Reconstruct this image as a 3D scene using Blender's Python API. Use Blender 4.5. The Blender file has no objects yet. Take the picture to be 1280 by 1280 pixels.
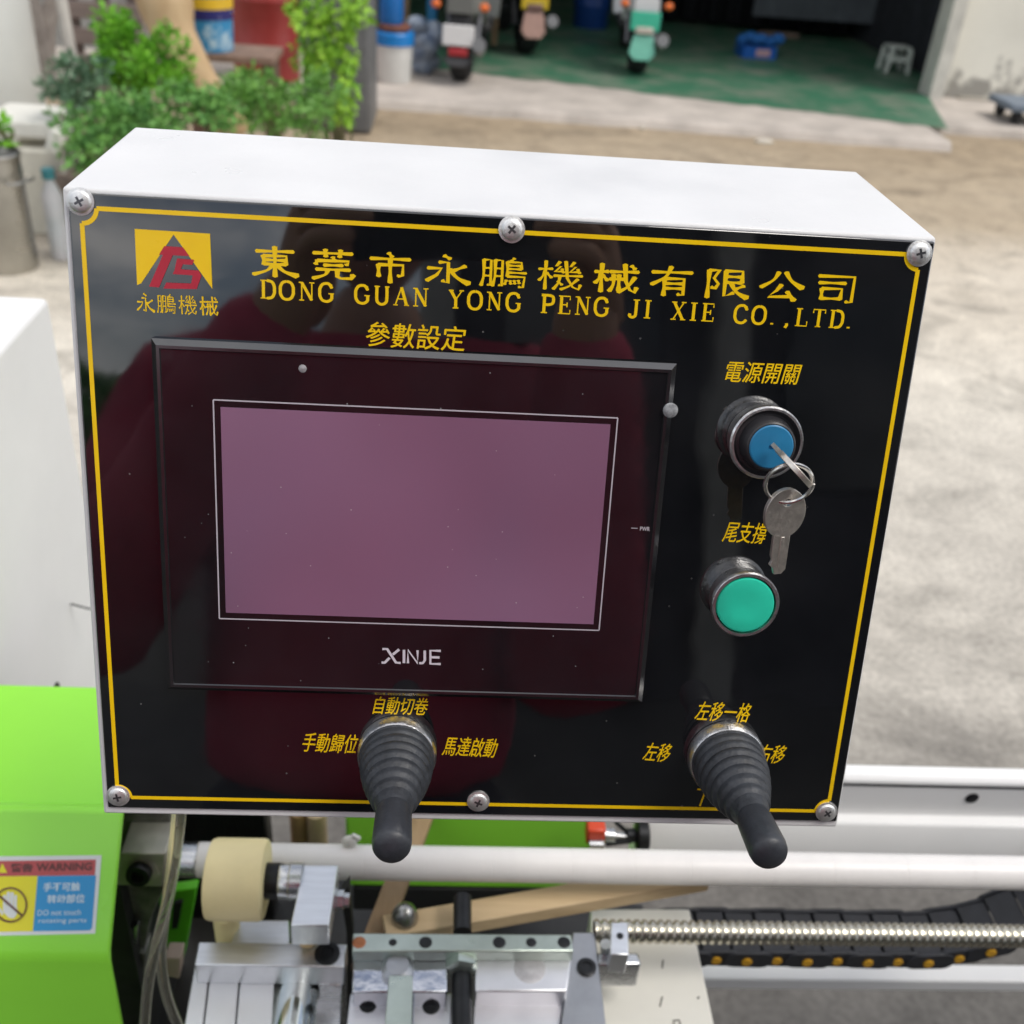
import bpy, bmesh, math, random
from mathutils import Vector, Matrix
R = math.radians
random.seed(7)
SC = bpy.context.scene
COL = SC.collection

# ------------------------------------------------------------------ camera
CAM = Vector((0, 0, 1.6))
F = 1300.0            # focal length in pixels of the 1280 px photograph
MC = Matrix(((0.99704839, 0.03855062, 0.06639551),
             (-0.03461634, -0.54618152, 0.83695129),
             (0.06852899, -0.8367793, -0.54323492)))   # columns: right, down, forward
cd = bpy.data.cameras.new('camera'); cam = bpy.data.objects.new('camera', cd); COL.objects.link(cam)
rt, dn, fw = MC.col[0], MC.col[1], MC.col[2]
cam.matrix_world = Matrix.Translation(CAM) @ Matrix((rt, -dn, -fw)).transposed().to_4x4()
cd.sensor_width = 36; cd.lens = 36 * F / 1280; cd.clip_start = 0.005; cd.clip_end = 500
cd.dof.use_dof = True; cd.dof.focus_distance = 0.425; cd.dof.aperture_fstop = 12.5
SC.camera = cam

# ------------------------------------------------------------------ world, sun, exposure
SUN_EL, SUN_AZ = R(60), R(115)
w = bpy.data.worlds.new('World'); SC.world = w; w.use_nodes = True
nt = w.node_tree; nt.nodes.clear()
out = nt.nodes.new('ShaderNodeOutputWorld'); bg = nt.nodes.new('ShaderNodeBackground')
sky = nt.nodes.new('ShaderNodeTexSky'); sky.sky_type = 'NISHITA'; sky.sun_disc = False
sky.sun_elevation = SUN_EL; sky.sun_rotation = SUN_AZ; sky.dust_density = 2.0; sky.air_density = 1.0
tc = nt.nodes.new('ShaderNodeTexCoord'); mp = nt.nodes.new('ShaderNodeMapping'); mp.inputs['Scale'].default_value = (1, 1, 2.6)
nz = nt.nodes.new('ShaderNodeTexNoise'); nz.inputs['Scale'].default_value = 3.0; nz.inputs['Detail'].default_value = 7; nz.inputs['Roughness'].default_value = .58
cr = nt.nodes.new('ShaderNodeValToRGB'); cr.color_ramp.elements[0].position = .43; cr.color_ramp.elements[1].position = .60
cr.color_ramp.elements[0].color = (.10, .10, .10, 1); cr.color_ramp.elements[1].color = (.95, .95, .95, 1)
mx = nt.nodes.new('ShaderNodeMix'); mx.data_type = 'RGBA'
mx.inputs[7].default_value = (12.6, 12.4, 12.2, 1)      # overcast cloud brightness, same units as the sky
nt.links.new(tc.outputs['Generated'], mp.inputs[0]); nt.links.new(mp.outputs[0], nz.inputs['Vector'])
nt.links.new(nz.outputs['Fac'], cr.inputs[0]); nt.links.new(cr.outputs[0], mx.inputs[0])
nt.links.new(sky.outputs[0], mx.inputs[6]); nt.links.new(mx.outputs[2], bg.inputs[0])
bg.inputs[1].default_value = 0.10
nt.links.new(bg.outputs[0], out.inputs[0])
sl = bpy.data.lights.new('sun', 'SUN'); sun = bpy.data.objects.new('sun', sl); COL.objects.link(sun)
sl.energy = 1.3; sl.angle = R(25); sl.color = (1, .96, .9)
sd = Vector((math.sin(SUN_AZ) * math.cos(SUN_EL), math.cos(SUN_AZ) * math.cos(SUN_EL), math.sin(SUN_EL)))
sun.rotation_euler = sd.to_track_quat('Z', 'Y').to_euler()
SC.view_settings.view_transform = 'Standard'; SC.view_settings.look = 'None'
SC.view_settings.exposure = 0.38; SC.view_settings.gamma = 1
SC.render.engine = 'CYCLES'
SC.cycles.max_bounces = 8; SC.cycles.glossy_bounces = 4; SC.cycles.transmission_bounces = 8
SC.cycles.use_denoising = True

# ------------------------------------------------------------------ measuring helpers (photo pixel -> point on a plane of the place)
def ray(px, py): return MC @ Vector(((px - 640) / F, (py - 640) / F, 1))
def on(px, py, z=None, y=None, x=None):
    v = ray(px, py)
    t = (z - CAM.z) / v.z if z is not None else (y / v.y if y is not None else x / v.x)
    return CAM + v * t
PC = Vector((0.022395, 0.35563692, 1.35385649))       # centre of the control panel
RW = Matrix(((1, 0, 0), (0, -.2744, .9616), (0, -.9616, -.2744)))
PM = Matrix(((1, 0, 0), (0, .2744, -.9616), (0, .9616, .2744)))   # columns: right, up the panel, towards the viewer
PANELM = Matrix.Translation(PC) @ PM.to_4x4()
def P(px, py, w=0.0):                                  # pixel -> panel coordinates (u, v) at height w above the panel
    r = PM.transposed() @ ray(px, py); o = PM.transposed() @ (CAM - PC)
    t = (w - o.z) / r.z; q = o + r * t
    return q.x, q.y

# ------------------------------------------------------------------ materials
def lin(h):
    if isinstance(h, str):
        c = [int(h[i:i + 2], 16) / 255 for i in (0, 2, 4)]
        return [x / 12.92 if x <= .04045 else ((x + .055) / 1.055) ** 2.4 for x in c]
    return list(h)
MATS = {}
def mat(name, col, rough=.5, metal=0., var=.12, scale=12., bump=0., bscale=None, ior=1.5, coat=0., trans=0., rvar=.1, col2=None, th=None, emit=None, stretch=None, coatr=.05, detail=6):
    if name in MATS: return MATS[name]
    m = bpy.data.materials.new(name); m.use_nodes = True; t = m.node_tree; b = t.nodes['Principled BSDF']; MATS[name] = m
    c = lin(col); L = t.links.new
    b.inputs['Metallic'].default_value = metal; b.inputs['IOR'].default_value = ior
    b.inputs['Coat Weight'].default_value = coat; b.inputs['Coat Roughness'].default_value = coatr
    b.inputs['Transmission Weight'].default_value = trans
    tc = t.nodes.new('ShaderNodeTexCoord'); mp = t.nodes.new('ShaderNodeMapping')
    if stretch: mp.inputs['Scale'].default_value = stretch
    L(tc.outputs['Object'], mp.inputs[0])
    n = t.nodes.new('ShaderNodeTexNoise'); n.inputs['Scale'].default_value = scale; n.inputs['Detail'].default_value = detail; n.inputs['Roughness'].default_value = .6
    L(mp.outputs[0], n.inputs['Vector'])
    r = t.nodes.new('ShaderNodeValToRGB')
    lo, hi = th or (.3, .7)
    r.color_ramp.elements[0].position = lo; r.color_ramp.elements[1].position = hi
    c2 = lin(col2) if col2 else [min(1, x * (1 + var)) for x in c]
    c1 = c if col2 else [x * (1 - var) for x in c]
    r.color_ramp.elements[0].color = (*c1, 1); r.color_ramp.elements[1].color = (*c2, 1)
    L(n.outputs['Fac'], r.inputs[0]); L(r.outputs[0], b.inputs['Base Color'])
    q = t.nodes.new('ShaderNodeMapRange'); q.inputs['To Min'].default_value = max(.01, rough - rvar * rough); q.inputs['To Max'].default_value = min(1, rough + rvar * rough * 2)
    q.inputs['From Min'].default_value = .3; q.inputs['From Max'].default_value = .7
    n2 = t.nodes.new('ShaderNodeTexNoise'); n2.inputs['Scale'].default_value = scale * 2.7; n2.inputs['Detail'].default_value = 4
    L(mp.outputs[0], n2.inputs['Vector']); L(n2.outputs['Fac'], q.inputs['Value']); L(q.outputs[0], b.inputs['Roughness'])
    if bump:
        n3 = t.nodes.new('ShaderNodeTexNoise'); n3.inputs['Scale'].default_value = bscale or scale * 3; n3.inputs['Detail'].default_value = 5
        L(mp.outputs[0], n3.inputs['Vector'])
        bp = t.nodes.new('ShaderNodeBump'); bp.inputs['Strength'].default_value = bump; bp.inputs['Distance'].default_value = .01
        L(n3.outputs['Fac'], bp.inputs['Height']); L(bp.outputs[0], b.inputs['Normal'])
    return m

# ------------------------------------------------------------------ mesh builder
class MB:
    def __init__(s): s.bm = bmesh.new(); s.mats = []
    def _mi(s, m):
        if m is None: return 0
        if m not in s.mats: s.mats.append(m)
        return s.mats.index(m)
    def faces(s, pts, fs, m=None, smooth=False):
        vs = [s.bm.verts.new(p) for p in pts]; i = s._mi(m); o = []
        for f in fs:
            try: fc = s.bm.faces.new([vs[k] for k in f])
            except ValueError: continue
            fc.material_index = i; fc.smooth = smooth; o.append(fc)
        return vs
    def box(s, c, d, m=None, M=None):
        x, y, z = d[0] / 2, d[1] / 2, d[2] / 2
        p = [Vector((a, b, e)) for e in (-z, z) for a, b in ((-x, -y), (x, -y), (x, y), (-x, y))]
        if M is not None: p = [M @ q for q in p]
        p = [q + Vector(c) for q in p]
        s.faces(p, [(3, 2, 1, 0), (4, 5, 6, 7), (0, 1, 5, 4), (1, 2, 6, 5), (2, 3, 7, 6), (3, 0, 4, 7)], m)
    def prism(s, pts, off, m=None):
        """polygon pts (list of Vector) extruded by the vector off"""
        n = len(pts); a = [Vector(p) for p in pts]; b = [p + Vector(off) for p in a]
        nn = Vector((0, 0, 0))
        for i in range(n): nn += a[i].cross(a[(i + 1) % n])
        if nn.dot(Vector(off)) > 0: a.reverse(); b.reverse()
        s.faces(a + b, [tuple(range(n)), tuple(reversed(range(n, 2 * n)))] + [((i + 1) % n, i, n + i, n + (i + 1) % n) for i in range(n)], m)
    def lathe(s, prof, o=(0, 0, 0), ax=(0, 0, 1), n=32, m=None, smooth=True, caps=True):
        """prof: list of (r, h) along axis ax from o"""
        ax = Vector(ax).normalized(); u = ax.orthogonal().normalized(); v = ax.cross(u); o = Vector(o)
        pts = []; fs = []
        for r, h in prof:
            for k in range(n):
                a = 2 * math.pi * k / n
                pts.append(o + ax * h + (u * math.cos(a) + v * math.sin(a)) * r)
        for j in range(len(prof) - 1):
            for k in range(n):
                k2 = (k + 1) % n
                fs.append((j * n + k, j * n + k2, (j + 1) * n + k2, (j + 1) * n + k))
        if caps:
            if prof[0][0] > 1e-6: fs.append(tuple(reversed(range(n))))
            if prof[-1][0] > 1e-6: fs.append(tuple(range((len(prof) - 1) * n, len(prof) * n)))
        s.faces(pts, fs, m, smooth)
    def cyl(s, a, b, r, m=None, n=24, r2=None):
        a, b = Vector(a), Vector(b); d = b - a
        s.lathe([(r, 0), (r if r2 is None else r2, d.length)], a, d, n, m)
    def tube(s, path, r, m=None, n=10, closed=False):
        path = [Vector(p) for p in path]; N = len(path); pts = []; fs = []
        rr = r if isinstance(r, (list, tuple)) else [r] * N
        u = None
        for i, p in enumerate(path):
            if closed: d = path[(i + 1) % N] - path[i - 1]
            else: d = path[min(i + 1, N - 1)] - path[max(i - 1, 0)]
            d.normalize()
            u = d.orthogonal().normalized() if u is None else (u - d * u.dot(d)).normalized()
            v = d.cross(u)
            for k in range(n):
                a = 2 * math.pi * k / n
                pts.append(p + (u * math.cos(a) + v * math.sin(a)) * rr[i])
        for i in range(N if closed else N - 1):
            j = (i + 1) % N
            for k in range(n):
                k2 = (k + 1) % n
                fs.append((i * n + k, i * n + k2, j * n + k2, j * n + k))
        if not closed: fs += [tuple(reversed(range(n))), tuple(range((N - 1) * n, N * n))]
        s.faces(pts, fs, m, True)
    def ball(s, c, r, m=None, n=16, k=10):
        r = r if isinstance(r, (tuple, list)) else (r, r, r)
        c = Vector(c); pts = [c + Vector((0, 0, -r[2]))]; fs = []
        for j in range(1, k):
            t = -math.pi / 2 + math.pi * j / k
            for i in range(n):
                a = 2 * math.pi * i / n
                pts.append(c + Vector((math.cos(a) * math.cos(t) * r[0], math.sin(a) * math.cos(t) * r[1], math.sin(t) * r[2])))
        pts.append(c + Vector((0, 0, r[2]))); L = len(pts) - 1
        for i in range(n):
            i2 = (i + 1) % n
            fs.append((0, 1 + i2, 1 + i)); fs.append((L, L - n + i, L - n + i2))
            for j in range(k - 2): fs.append((1 + j * n + i, 1 + j * n + i2, 1 + (j + 1) * n + i2, 1 + (j + 1) * n + i))
        s.faces(pts, fs, m, True)
    def add_mesh(s, me, M=None, m=None, smooth=False):
        M = M or Matrix()
        s.faces([M @ v.co for v in me.vertices], [tuple(p.vertices) for p in me.polygons], m, smooth)

ROOTM = {}
def thing(name, label, cat, loc=(0, 0, 0), group=None, M=None):
    o = bpy.data.objects.new(name, None); COL.objects.link(o); o.empty_display_size = .1
    o.matrix_world = M if M is not None else Matrix.Translation(Vector(loc))
    ROOTM[o.name] = M.copy() if M is not None else Matrix.Translation(Vector(loc))
    o['label'] = label; o['category'] = cat
    if group: o['group'] = group
    return o
def part(name, mb, m=None, parent=None, local=False, bevel=0., seg=2, label=None, sharp=35, origin=None, kind=None):
    """links the builder's geometry as ONE mesh object; world coordinates are made relative to the thing it belongs to"""
    bm = mb.bm
    if parent is not None: M = ROOTM[parent.name]
    else:
        if origin is None:
            xs = [v.co for v in bm.verts]
            origin = Vector(((min(v.x for v in xs) + max(v.x for v in xs)) / 2, (min(v.y for v in xs) + max(v.y for v in xs)) / 2, min(v.z for v in xs)))
        M = Matrix.Translation(Vector(origin))
    if not local: bm.transform(M.inverted())
    ca = math.cos(R(sharp)); bm.normal_update()
    for e in bm.edges:
        if len(e.link_faces) == 2 and e.link_faces[0].normal.dot(e.link_faces[1].normal) < ca: e.smooth = False
    me = bpy.data.meshes.new(name); bm.to_mesh(me); bm.free()
    for x in ([m] if m and not mb.mats else mb.mats): me.materials.append(x)
    o = bpy.data.objects.new(name, me); COL.objects.link(o)
    if parent is not None: o.parent = parent
    else: o.matrix_world = M
    ROOTM[o.name] = M.copy()
    if bevel:
        b = o.modifiers.new('bevel', 'BEVEL'); b.width = bevel; b.segments = seg; b.limit_method = 'ANGLE'; b.angle_limit = R(40)
        for p in me.polygons: p.use_smooth = True
        b.harden_normals = False
    if label: o['label'] = label
    if kind: o['kind'] = kind
    return o
def solo(name, mb, m, label, cat, group=None, **k):
    o = part(name, mb, m, **k); o['label'] = label; o['category'] = cat
    if group: o['group'] = group
    return o
def copy_tree(o, parent=None):
    c = o.copy(); COL.objects.link(c)
    if parent is not None: c.parent = parent
    for ch in list(o.children): copy_tree(ch, c)
    return c
def px_prism(mb, pxs, z, h, m=None):
    mb.prism([on(a, b, z=z) for a, b in pxs], (0, 0, -h), m)

# ------------------------------------------------------------------ lettering
def text_mesh(body, font_off=0.0, space=1.0):
    c = bpy.data.curves.new('t', 'FONT'); c.body = body; c.offset = font_off; c.space_character = space; c.resolution_u = 3
    o = bpy.data.objects.new('t', c); COL.objects.link(o); bpy.context.view_layer.update()
    me = bpy.data.meshes.new_from_object(o.evaluated_get(bpy.context.evaluated_depsgraph_get()))
    bpy.data.objects.remove(o); bpy.data.curves.remove(c)
    return me
def fit(mb, me, lc, rc, h, M, m=None, shear=0.):
    """scales flat text so it runs from point lc to rc (2-d) with height h, in frame M"""
    xs = [v.co.x for v in me.vertices]; ys = [v.co.y for v in me.vertices]
    x0, x1, y0, y1 = min(xs), max(xs), min(ys), max(ys)
    ex = Vector((rc[0] - lc[0], rc[1] - lc[1])); ey = Vector((-ex.y, ex.x)).normalized() * h
    pts = []
    for v in me.vertices:
        b = (v.co.y - y0) / (y1 - y0) - .5; a = (v.co.x - x0) / (x1 - x0)
        q = Vector(lc) + ex * a + ey * b + ex.normalized() * (shear * b * h)
        pts.append(M @ Vector((q.x, q.y, 0)))
    mb.faces(pts, [tuple(p.vertices) for p in me.polygons], m)
    bpy.data.meshes.remove(me)

# brush lettering: strokes on a 100 x 100 square, y down; every stroke is a list of points with an optional width factor
TREE = ['2,31 32,29', '17,4 17,96', '16,36 11,54 3,68', '19,42 31,58']
GLYPH = {
 '東': ['10,17 90,15', '25,30 27,59', '25,31 75,30 73,58', '28,44 73,44', '27,57 74,57', '50,1 50,97', '46,59 32,78 3,92', '54,59 70,79 98,92*1.5'],
 '莞': ['8,14 92,13', '34,2 35,25', '67,2 65,25', '50,25 53,35', '17,37 13,50', '17,38 86,37 79,49', '31,52 71,51', '14,66 87,65', '39,67 33,83 7,96', '60,67 60,88 68,93 90,92 94,80*1.2'],
 '市': ['46,3 54,16', '7,23 93,22', '24,41 25,80', '24,42 78,41 77,74 67,76', '50,22 50,99'],
 '永': ['42,3 56,13', '32,25 52,25 52,92 40,84', '7,45 37,45 27,66 5,86', '90,34 63,51', '55,45 71,72 98,91*1.5'],
 '鵬': ['5,9 5,62 0,94', '5,10 21,10 21,93 15,90', '6,36 21,36', '6,61 21,61', '30,9 30,62 25,94', '30,10 46,10 46,93 40,90', '31,36 46,36', '31,61 46,61',
        '72,1 65,11', '57,13 58,61', '57,14 88,14 88,36', '59,25 87,25', '59,36 88,36', '58,48 99,48', '58,61 96,61 93,95 84,93', '56,73 52,87', '64,74 66,85', '73,73 75,84', '82,72 85,82'],
 '機': TREE + ['48,5 40,20 51,19 38,38 55,35', '53,28 57,40', '80,5 72,20 84,19 71,38 91,35', '88,27 93,40', '36,51 99,49', '49,51 47,72 36,95', '45,68 55,80', '61,3 66,58 79,86 92,93 96,78', '90,59 72,82 52,95'],
 '械': TREE + ['36,29 99,27', '68,3 72,58 82,86 93,94 97,78', '82,7 91,18', '92,44 77,76 56,95', '36,53 66,52', '44,38 44,70 36,93', '56,38 57,90'],
 '有': ['5,23 95,21', '47,3 36,37 5,64', '34,43 34,99', '34,43 78,42 78,95 66,93', '36,59 77,58', '36,75 77,74'],
 '限': ['8,9 31,8 20,34 31,52 25,67 16,64', '8,8 8,99', '44,9 84,8 84,46', '46,27 83,27', '46,46 84,46', '46,9 46,92 67,80', '90,55 70,68', '60,48 74,77 99,95*1.5'],
 '公': ['41,4 30,31 3,56', '57,3 71,31 98,54*1.5', '50,45 40,65 22,87 76,83', '64,67 82,96*1.3'],
 '司': ['8,10 90,9 89,93 76,92', '10,32 71,31', '18,51 19,87', '18,51 64,50 62,85', '19,84 63,83'],
}
LAT = {  # serif capitals, width then strokes (thick strokes marked *)
 'D': (74, ['18,0 18,100*', '4,2 36,2', '4,98 36,98', '34,2 58,8 69,30 70,50 69,70 58,92 34,98*']),
 'O': (78, ['39,1 20,8 9,30 8,50 9,70 20,92 39,99 58,92 69,70 70,50 69,30 58,8 39,1*']),
 'N': (78, ['16,0 16,99', '64,2 64,99', '16,2 64,97*', '2,2 20,2', '52,2 76,2', '4,98 28,98']),
 'G': (78, ['66,28 64,4', '66,26 54,5 38,1 20,8 9,30 8,50 9,70 20,92 39,99 54,95 66,84*', '66,86 66,56*', '50,56 76,56']),
 'U': (78, ['16,2 16,72 24,92 40,99 56,92 64,72 64,2*', '4,2 30,2', '54,2 76,2']),
 'A': (78, ['40,0 12,97', '40,0 66,97*', '20,64 58,64', '2,98 24,98', '54,98 78,98']),
 'Y': (76, ['12,2 38,52*', '66,2 38,52', '38,50 38,98*', '2,2 26,2', '54,2 76,2', '24,98 52,98']),
 'P': (68, ['18,0 18,99*', '4,2 40,2 58,8 63,26 58,46 40,53 20,53*', '4,98 34,98']),
 'E': (68, ['18,0 18,99*', '4,2 60,2 60,22', '18,49 46,49', '46,36 46,62', '4,98 62,98 62,76']),
 'J': (58, ['38,2 38,78 32,95 18,98 8,90 10,78*', '22,2 54,2']),
 'I': (44, ['22,0 22,100*', '6,2 38,2', '6,98 38,98']),
 'X': (76, ['14,2 62,98*', '62,2 14,98', '2,2 28,2', '50,2 74,2', '2,98 28,98', '50,98 76,98']),
 'C': (74, ['66,28 64,4', '66,26 54,5 38,1 20,8 9,30 8,50 9,70 20,92 39,99 54,95 67,80*']),
 'L': (68, ['18,0 18,99*', '4,2 34,2', '4,98 62,98 62,72']),
 'T': (72, ['36,2 36,99*', '6,22 6,2 66,2 66,22', '22,98 50,98']),
 '.': (56, ['14,90 14,99*']), ',': (40, ['16,88 18,98 10,114*']), ' ': (62, []),
}
ZS = [0]
def stroke(mb, pts, wd, f, m, curve=True, flare=1.0, brush=True):
    """pts in glyph units; f maps glyph units to a 3-d point"""
    P2 = [Vector(p) for p in pts]
    if curve and len(P2) > 2:
        d = []
        for i in range(len(P2) - 1):
            a, b, c, e = P2[max(i - 1, 0)], P2[i], P2[i + 1], P2[min(i + 2, len(P2) - 1)]
            for k in range(6):
                t = k / 6
                d.append(.5 * ((2 * b) + (c - a) * t + (2 * a - 5 * b + 4 * c - e) * t * t + (3 * b - a - 3 * c + e) * t ** 3))
        P2 = d + [P2[-1]]
    elif len(P2) == 2: P2 = [P2[0].lerp(P2[1], k / 6) for k in range(7)]
    N = len(P2); L = []; Rr = []
    for i, p in enumerate(P2):
        d = (P2[min(i + 1, N - 1)] - P2[max(i - 1, 0)]).normalized(); n = Vector((-d.y, d.x)); t = i / (N - 1)
        ww = wd
        if brush: ww *= (1.0 + .28 * math.cos(2 * math.pi * t)) * (1 + (flare - 1) * t)
        L.append(p + n * ww / 2); Rr.append(p - n * ww / 2)
    ends = []
    if brush:
        d0 = (P2[1] - P2[0]).normalized(); d1 = (P2[-1] - P2[-2]).normalized()
        pts2 = [P2[0] - d0 * wd * .3] ; pe = P2[-1] + d1 * wd * .35 * flare
    ZS[0] = (ZS[0] + 1) % 24
    z = ZS[0] * 6e-6
    V = [f(q.x, q.y, z) for q in L] + [f(q.x, q.y, z) for q in Rr]
    fs = [(i + 1, i, N + i, N + i + 1) for i in range(N - 1)]
    if brush:
        V += [f(pts2[0].x, pts2[0].y, z), f(pe.x, pe.y, z)]
        fs += [(0, 2 * N, N), (N - 1, 2 * N - 1, 2 * N + 1)]
    mb.faces(V, fs, m)
def brush_text(mb, s, lc, rc, h, wfac=.8, stroke_w=10.5, m=None, slant=0):
    """brush characters of height h evenly spaced between the points lc and rc (panel u,v)"""
    lc, rc = Vector(lc), Vector(rc); ex = (rc - lc); n = len(s); ux = ex.normalized(); uy = Vector((-ux.y, ux.x))
    pitch = ex.length / (n - 1 + wfac); cw = pitch * wfac
    for i, ch in enumerate(s):
        o = lc + ux * (pitch * i)
        def f(x, y, z): 
            q = o + ux * (cw * x / 100 + slant * h * (50 - y) / 100) + uy * (h * (50 - y) / 100); return Vector((q.x, q.y, .00072 + z))
        for st in GLYPH[ch]:
            fl = 1.0
            if '*' in st: st, fl = st.split('*'); fl = float(fl)
            pts = [tuple(map(float, p.split(','))) for p in st.split()]
            corner = len(pts) >= 3 and any((Vector(pts[k]) - Vector(pts[k - 1])).angle(Vector(pts[k + 1]) - Vector(pts[k])) > 1.1 for k in range(1, len(pts) - 1))
            stroke(mb, pts, stroke_w if len(GLYPH[ch]) < 12 else stroke_w * .74, f, m, curve=not corner, flare=fl)
def serif_text(mb, s, lc, rc, h, m=None, thick=15, thin=6.5, track=16):
    lc, rc = Vector(lc), Vector(rc); ex = rc - lc; ux = ex.normalized(); uy = Vector((-ux.y, ux.x))
    tot = sum(LAT[c][0] + track for c in s) - track; k = ex.length / tot; x0 = 0
    for ch in s:
        wd, sts = LAT[ch]
        def f(x, y, z):
            q = lc + ux * ((x0 + x) * k) + uy * (h * (50 - y) / 100); return Vector((q.x, q.y, .00072 + z))
        for st in sts:
            tk = st.endswith('*'); pts = [tuple(map(float, p.split(','))) for p in st.rstrip('*').split()]
            smooth = len(pts) > 4
            stroke(mb, pts, thick if tk else thin, f, m, curve=smooth, brush=False)
        x0 += wd + track

# ================================================================== materials used everywhere
def yellow(): return mat('print_yellow', (1.0, .63, .006), .3, var=.05, scale=60, ior=1.45)
WHITE = mat('white_powder_coat', (.73, .73, .73), .38, var=.045, scale=9, bump=.05, bscale=700, rvar=.3)
def black_film():
    m = mat('black_acrylic', (.0045, .005, .0065), .03, var=.3, scale=25, ior=1.95, rvar=.4)
    t = m.node_tree; b = t.nodes['Principled BSDF']; L = t.links.new
    # grains of dust lying on the film
    tc = t.nodes.new('ShaderNodeTexCoord'); v = t.nodes.new('ShaderNodeTexVoronoi'); v.inputs['Scale'].default_value = 130
    L(tc.outputs['Object'], v.inputs['Vector'])
    r = t.nodes.new('ShaderNodeValToRGB'); r.color_ramp.elements[0].position = .03; r.color_ramp.elements[1].position = .06
    r.color_ramp.elements[0].color = (1, 1, 1, 1); r.color_ramp.elements[1].color = (0, 0, 0, 1)
    L(v.outputs['Distance'], r.inputs[0])
    g = t.nodes.new('ShaderNodeMath'); g.operation = 'GREATER_THAN'; g.inputs[1].default_value = .72
    sep = t.nodes.new('ShaderNodeSeparateColor'); L(v.outputs['Color'], sep.inputs[0]); L(sep.outputs[0], g.inputs[0])
    mu = t.nodes.new('ShaderNodeMath'); mu.operation = 'MULTIPLY'; L(r.outputs[0], mu.inputs[0]); L(g.outputs[0], mu.inputs[1])
    n = t.nodes.new('ShaderNodeTexNoise'); n.inputs['Scale'].default_value = 14; L(tc.outputs['Object'], n.inputs['Vector'])
    mh = t.nodes.new('ShaderNodeMapRange'); mh.inputs['From Min'].default_value = .45; mh.inputs['From Max'].default_value = .75; mh.inputs['To Max'].default_value = .012
    L(n.outputs['Fac'], mh.inputs['Value'])
    mu2 = t.nodes.new('ShaderNodeMath'); mu2.operation = 'MULTIPLY_ADD'; mu2.inputs[1].default_value = .28; L(mu.outputs[0], mu2.inputs[0]); L(mh.outputs[0], mu2.inputs[2])
    old = b.inputs['Base Color'].links[0].from_socket
    mi = t.nodes.new('ShaderNodeMix'); mi.data_type = 'RGBA'; L(mu2.outputs[0], mi.inputs[0]); L(old, mi.inputs[6]); mi.inputs[7].default_value = (.5, .5, .48, 1)
    L(mi.outputs[2], b.inputs['Base Color'])
    # slight unevenness of the film bends the reflections
    n3 = t.nodes.new('ShaderNodeTexNoise'); n3.inputs['Scale'].default_value = 16; n3.inputs['Detail'].default_value = 2; L(tc.outputs['Object'], n3.inputs['Vector'])
    bp = t.nodes.new('ShaderNodeBump'); bp.inputs['Strength'].default_value = .06; bp.inputs['Distance'].default_value = .004
    L(n3.outputs['Fac'], bp.inputs['Height']); L(bp.outputs[0], b.inputs['Normal'])
    return m
BLACK = black_film()
ZINC = mat('zinc_screw', (.80, .80, .79), .42, metal=.85, var=.15, scale=300, bump=.08, bscale=900)
CHROME = mat('dull_chrome', (.85, .85, .86), .30, metal=1, var=.25, scale=160, bump=.1, bscale=400)
RUBBER = mat('dark_rubber', (.031, .035, .042), .5, var=.4, scale=150, bump=.12, bscale=500)
STEEL = mat('machined_steel', (.55, .56, .57), .25, metal=1, var=.12, scale=40, stretch=(1, 8, 1), bump=.03, bscale=300)
ALU = mat('milled_aluminium', (.72, .74, .77), .36, metal=1, var=.08, scale=30, stretch=(1, 10, 1), bump=.04, bscale=260)
DARKMETAL = mat('black_oxide', (.02, .021, .023), .38, metal=.6, var=.2, scale=90)

# ================================================================== the control box
BOX = thing('control_box', 'white control box with glossy black front panel, touchscreen, key switch and two joysticks', 'control box', M=PANELM)
HW, HH = .1652, .1306
def L3(u, v, w): return PANELM @ Vector((u, v, w))
tb = (.0274, -.0959)                                   # horizontal run of the top, in (v, w)
prof = [(HH + .0012, -.0012), (HH + tb[0], -.0012 + tb[1])]
dv, dw = -.9616, -.2744
bv, bw = -HH - .0036, -.0006
# back face is upright; the bottom is level
hb = (.2744, -.9616); k = .171
prof2 = [(bv + hb[0] * k, bw + hb[1] * k), (bv, bw)]
prof += prof2
b = MB()
b.prism([(-HW - .0022, v, w_) for v, w_ in prof], (2 * HW + .0030, 0, 0))
part('enclosure', b, WHITE, BOX, local=True, bevel=.0012, seg=3)
b = MB(); b.box((0, 0, -.0003), (2 * .165, 2 * HH - .0006, .0016))
part('front_panel', b, BLACK, BOX, local=True, bevel=.0007, seg=2)
b = MB()                                              # the arm that carries the box, behind it
p0 = on(620, 1040, y=.725)
b.box((p0.x, .62, 1.26), (.05, .26, .05)); b.box((p0.x, .725, .925), (.05, .05, .615)); b.box((p0.x, .725, .616), (.09, .08, .012))
part('support_arm', b, WHITE, BOX, bevel=.003)

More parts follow.
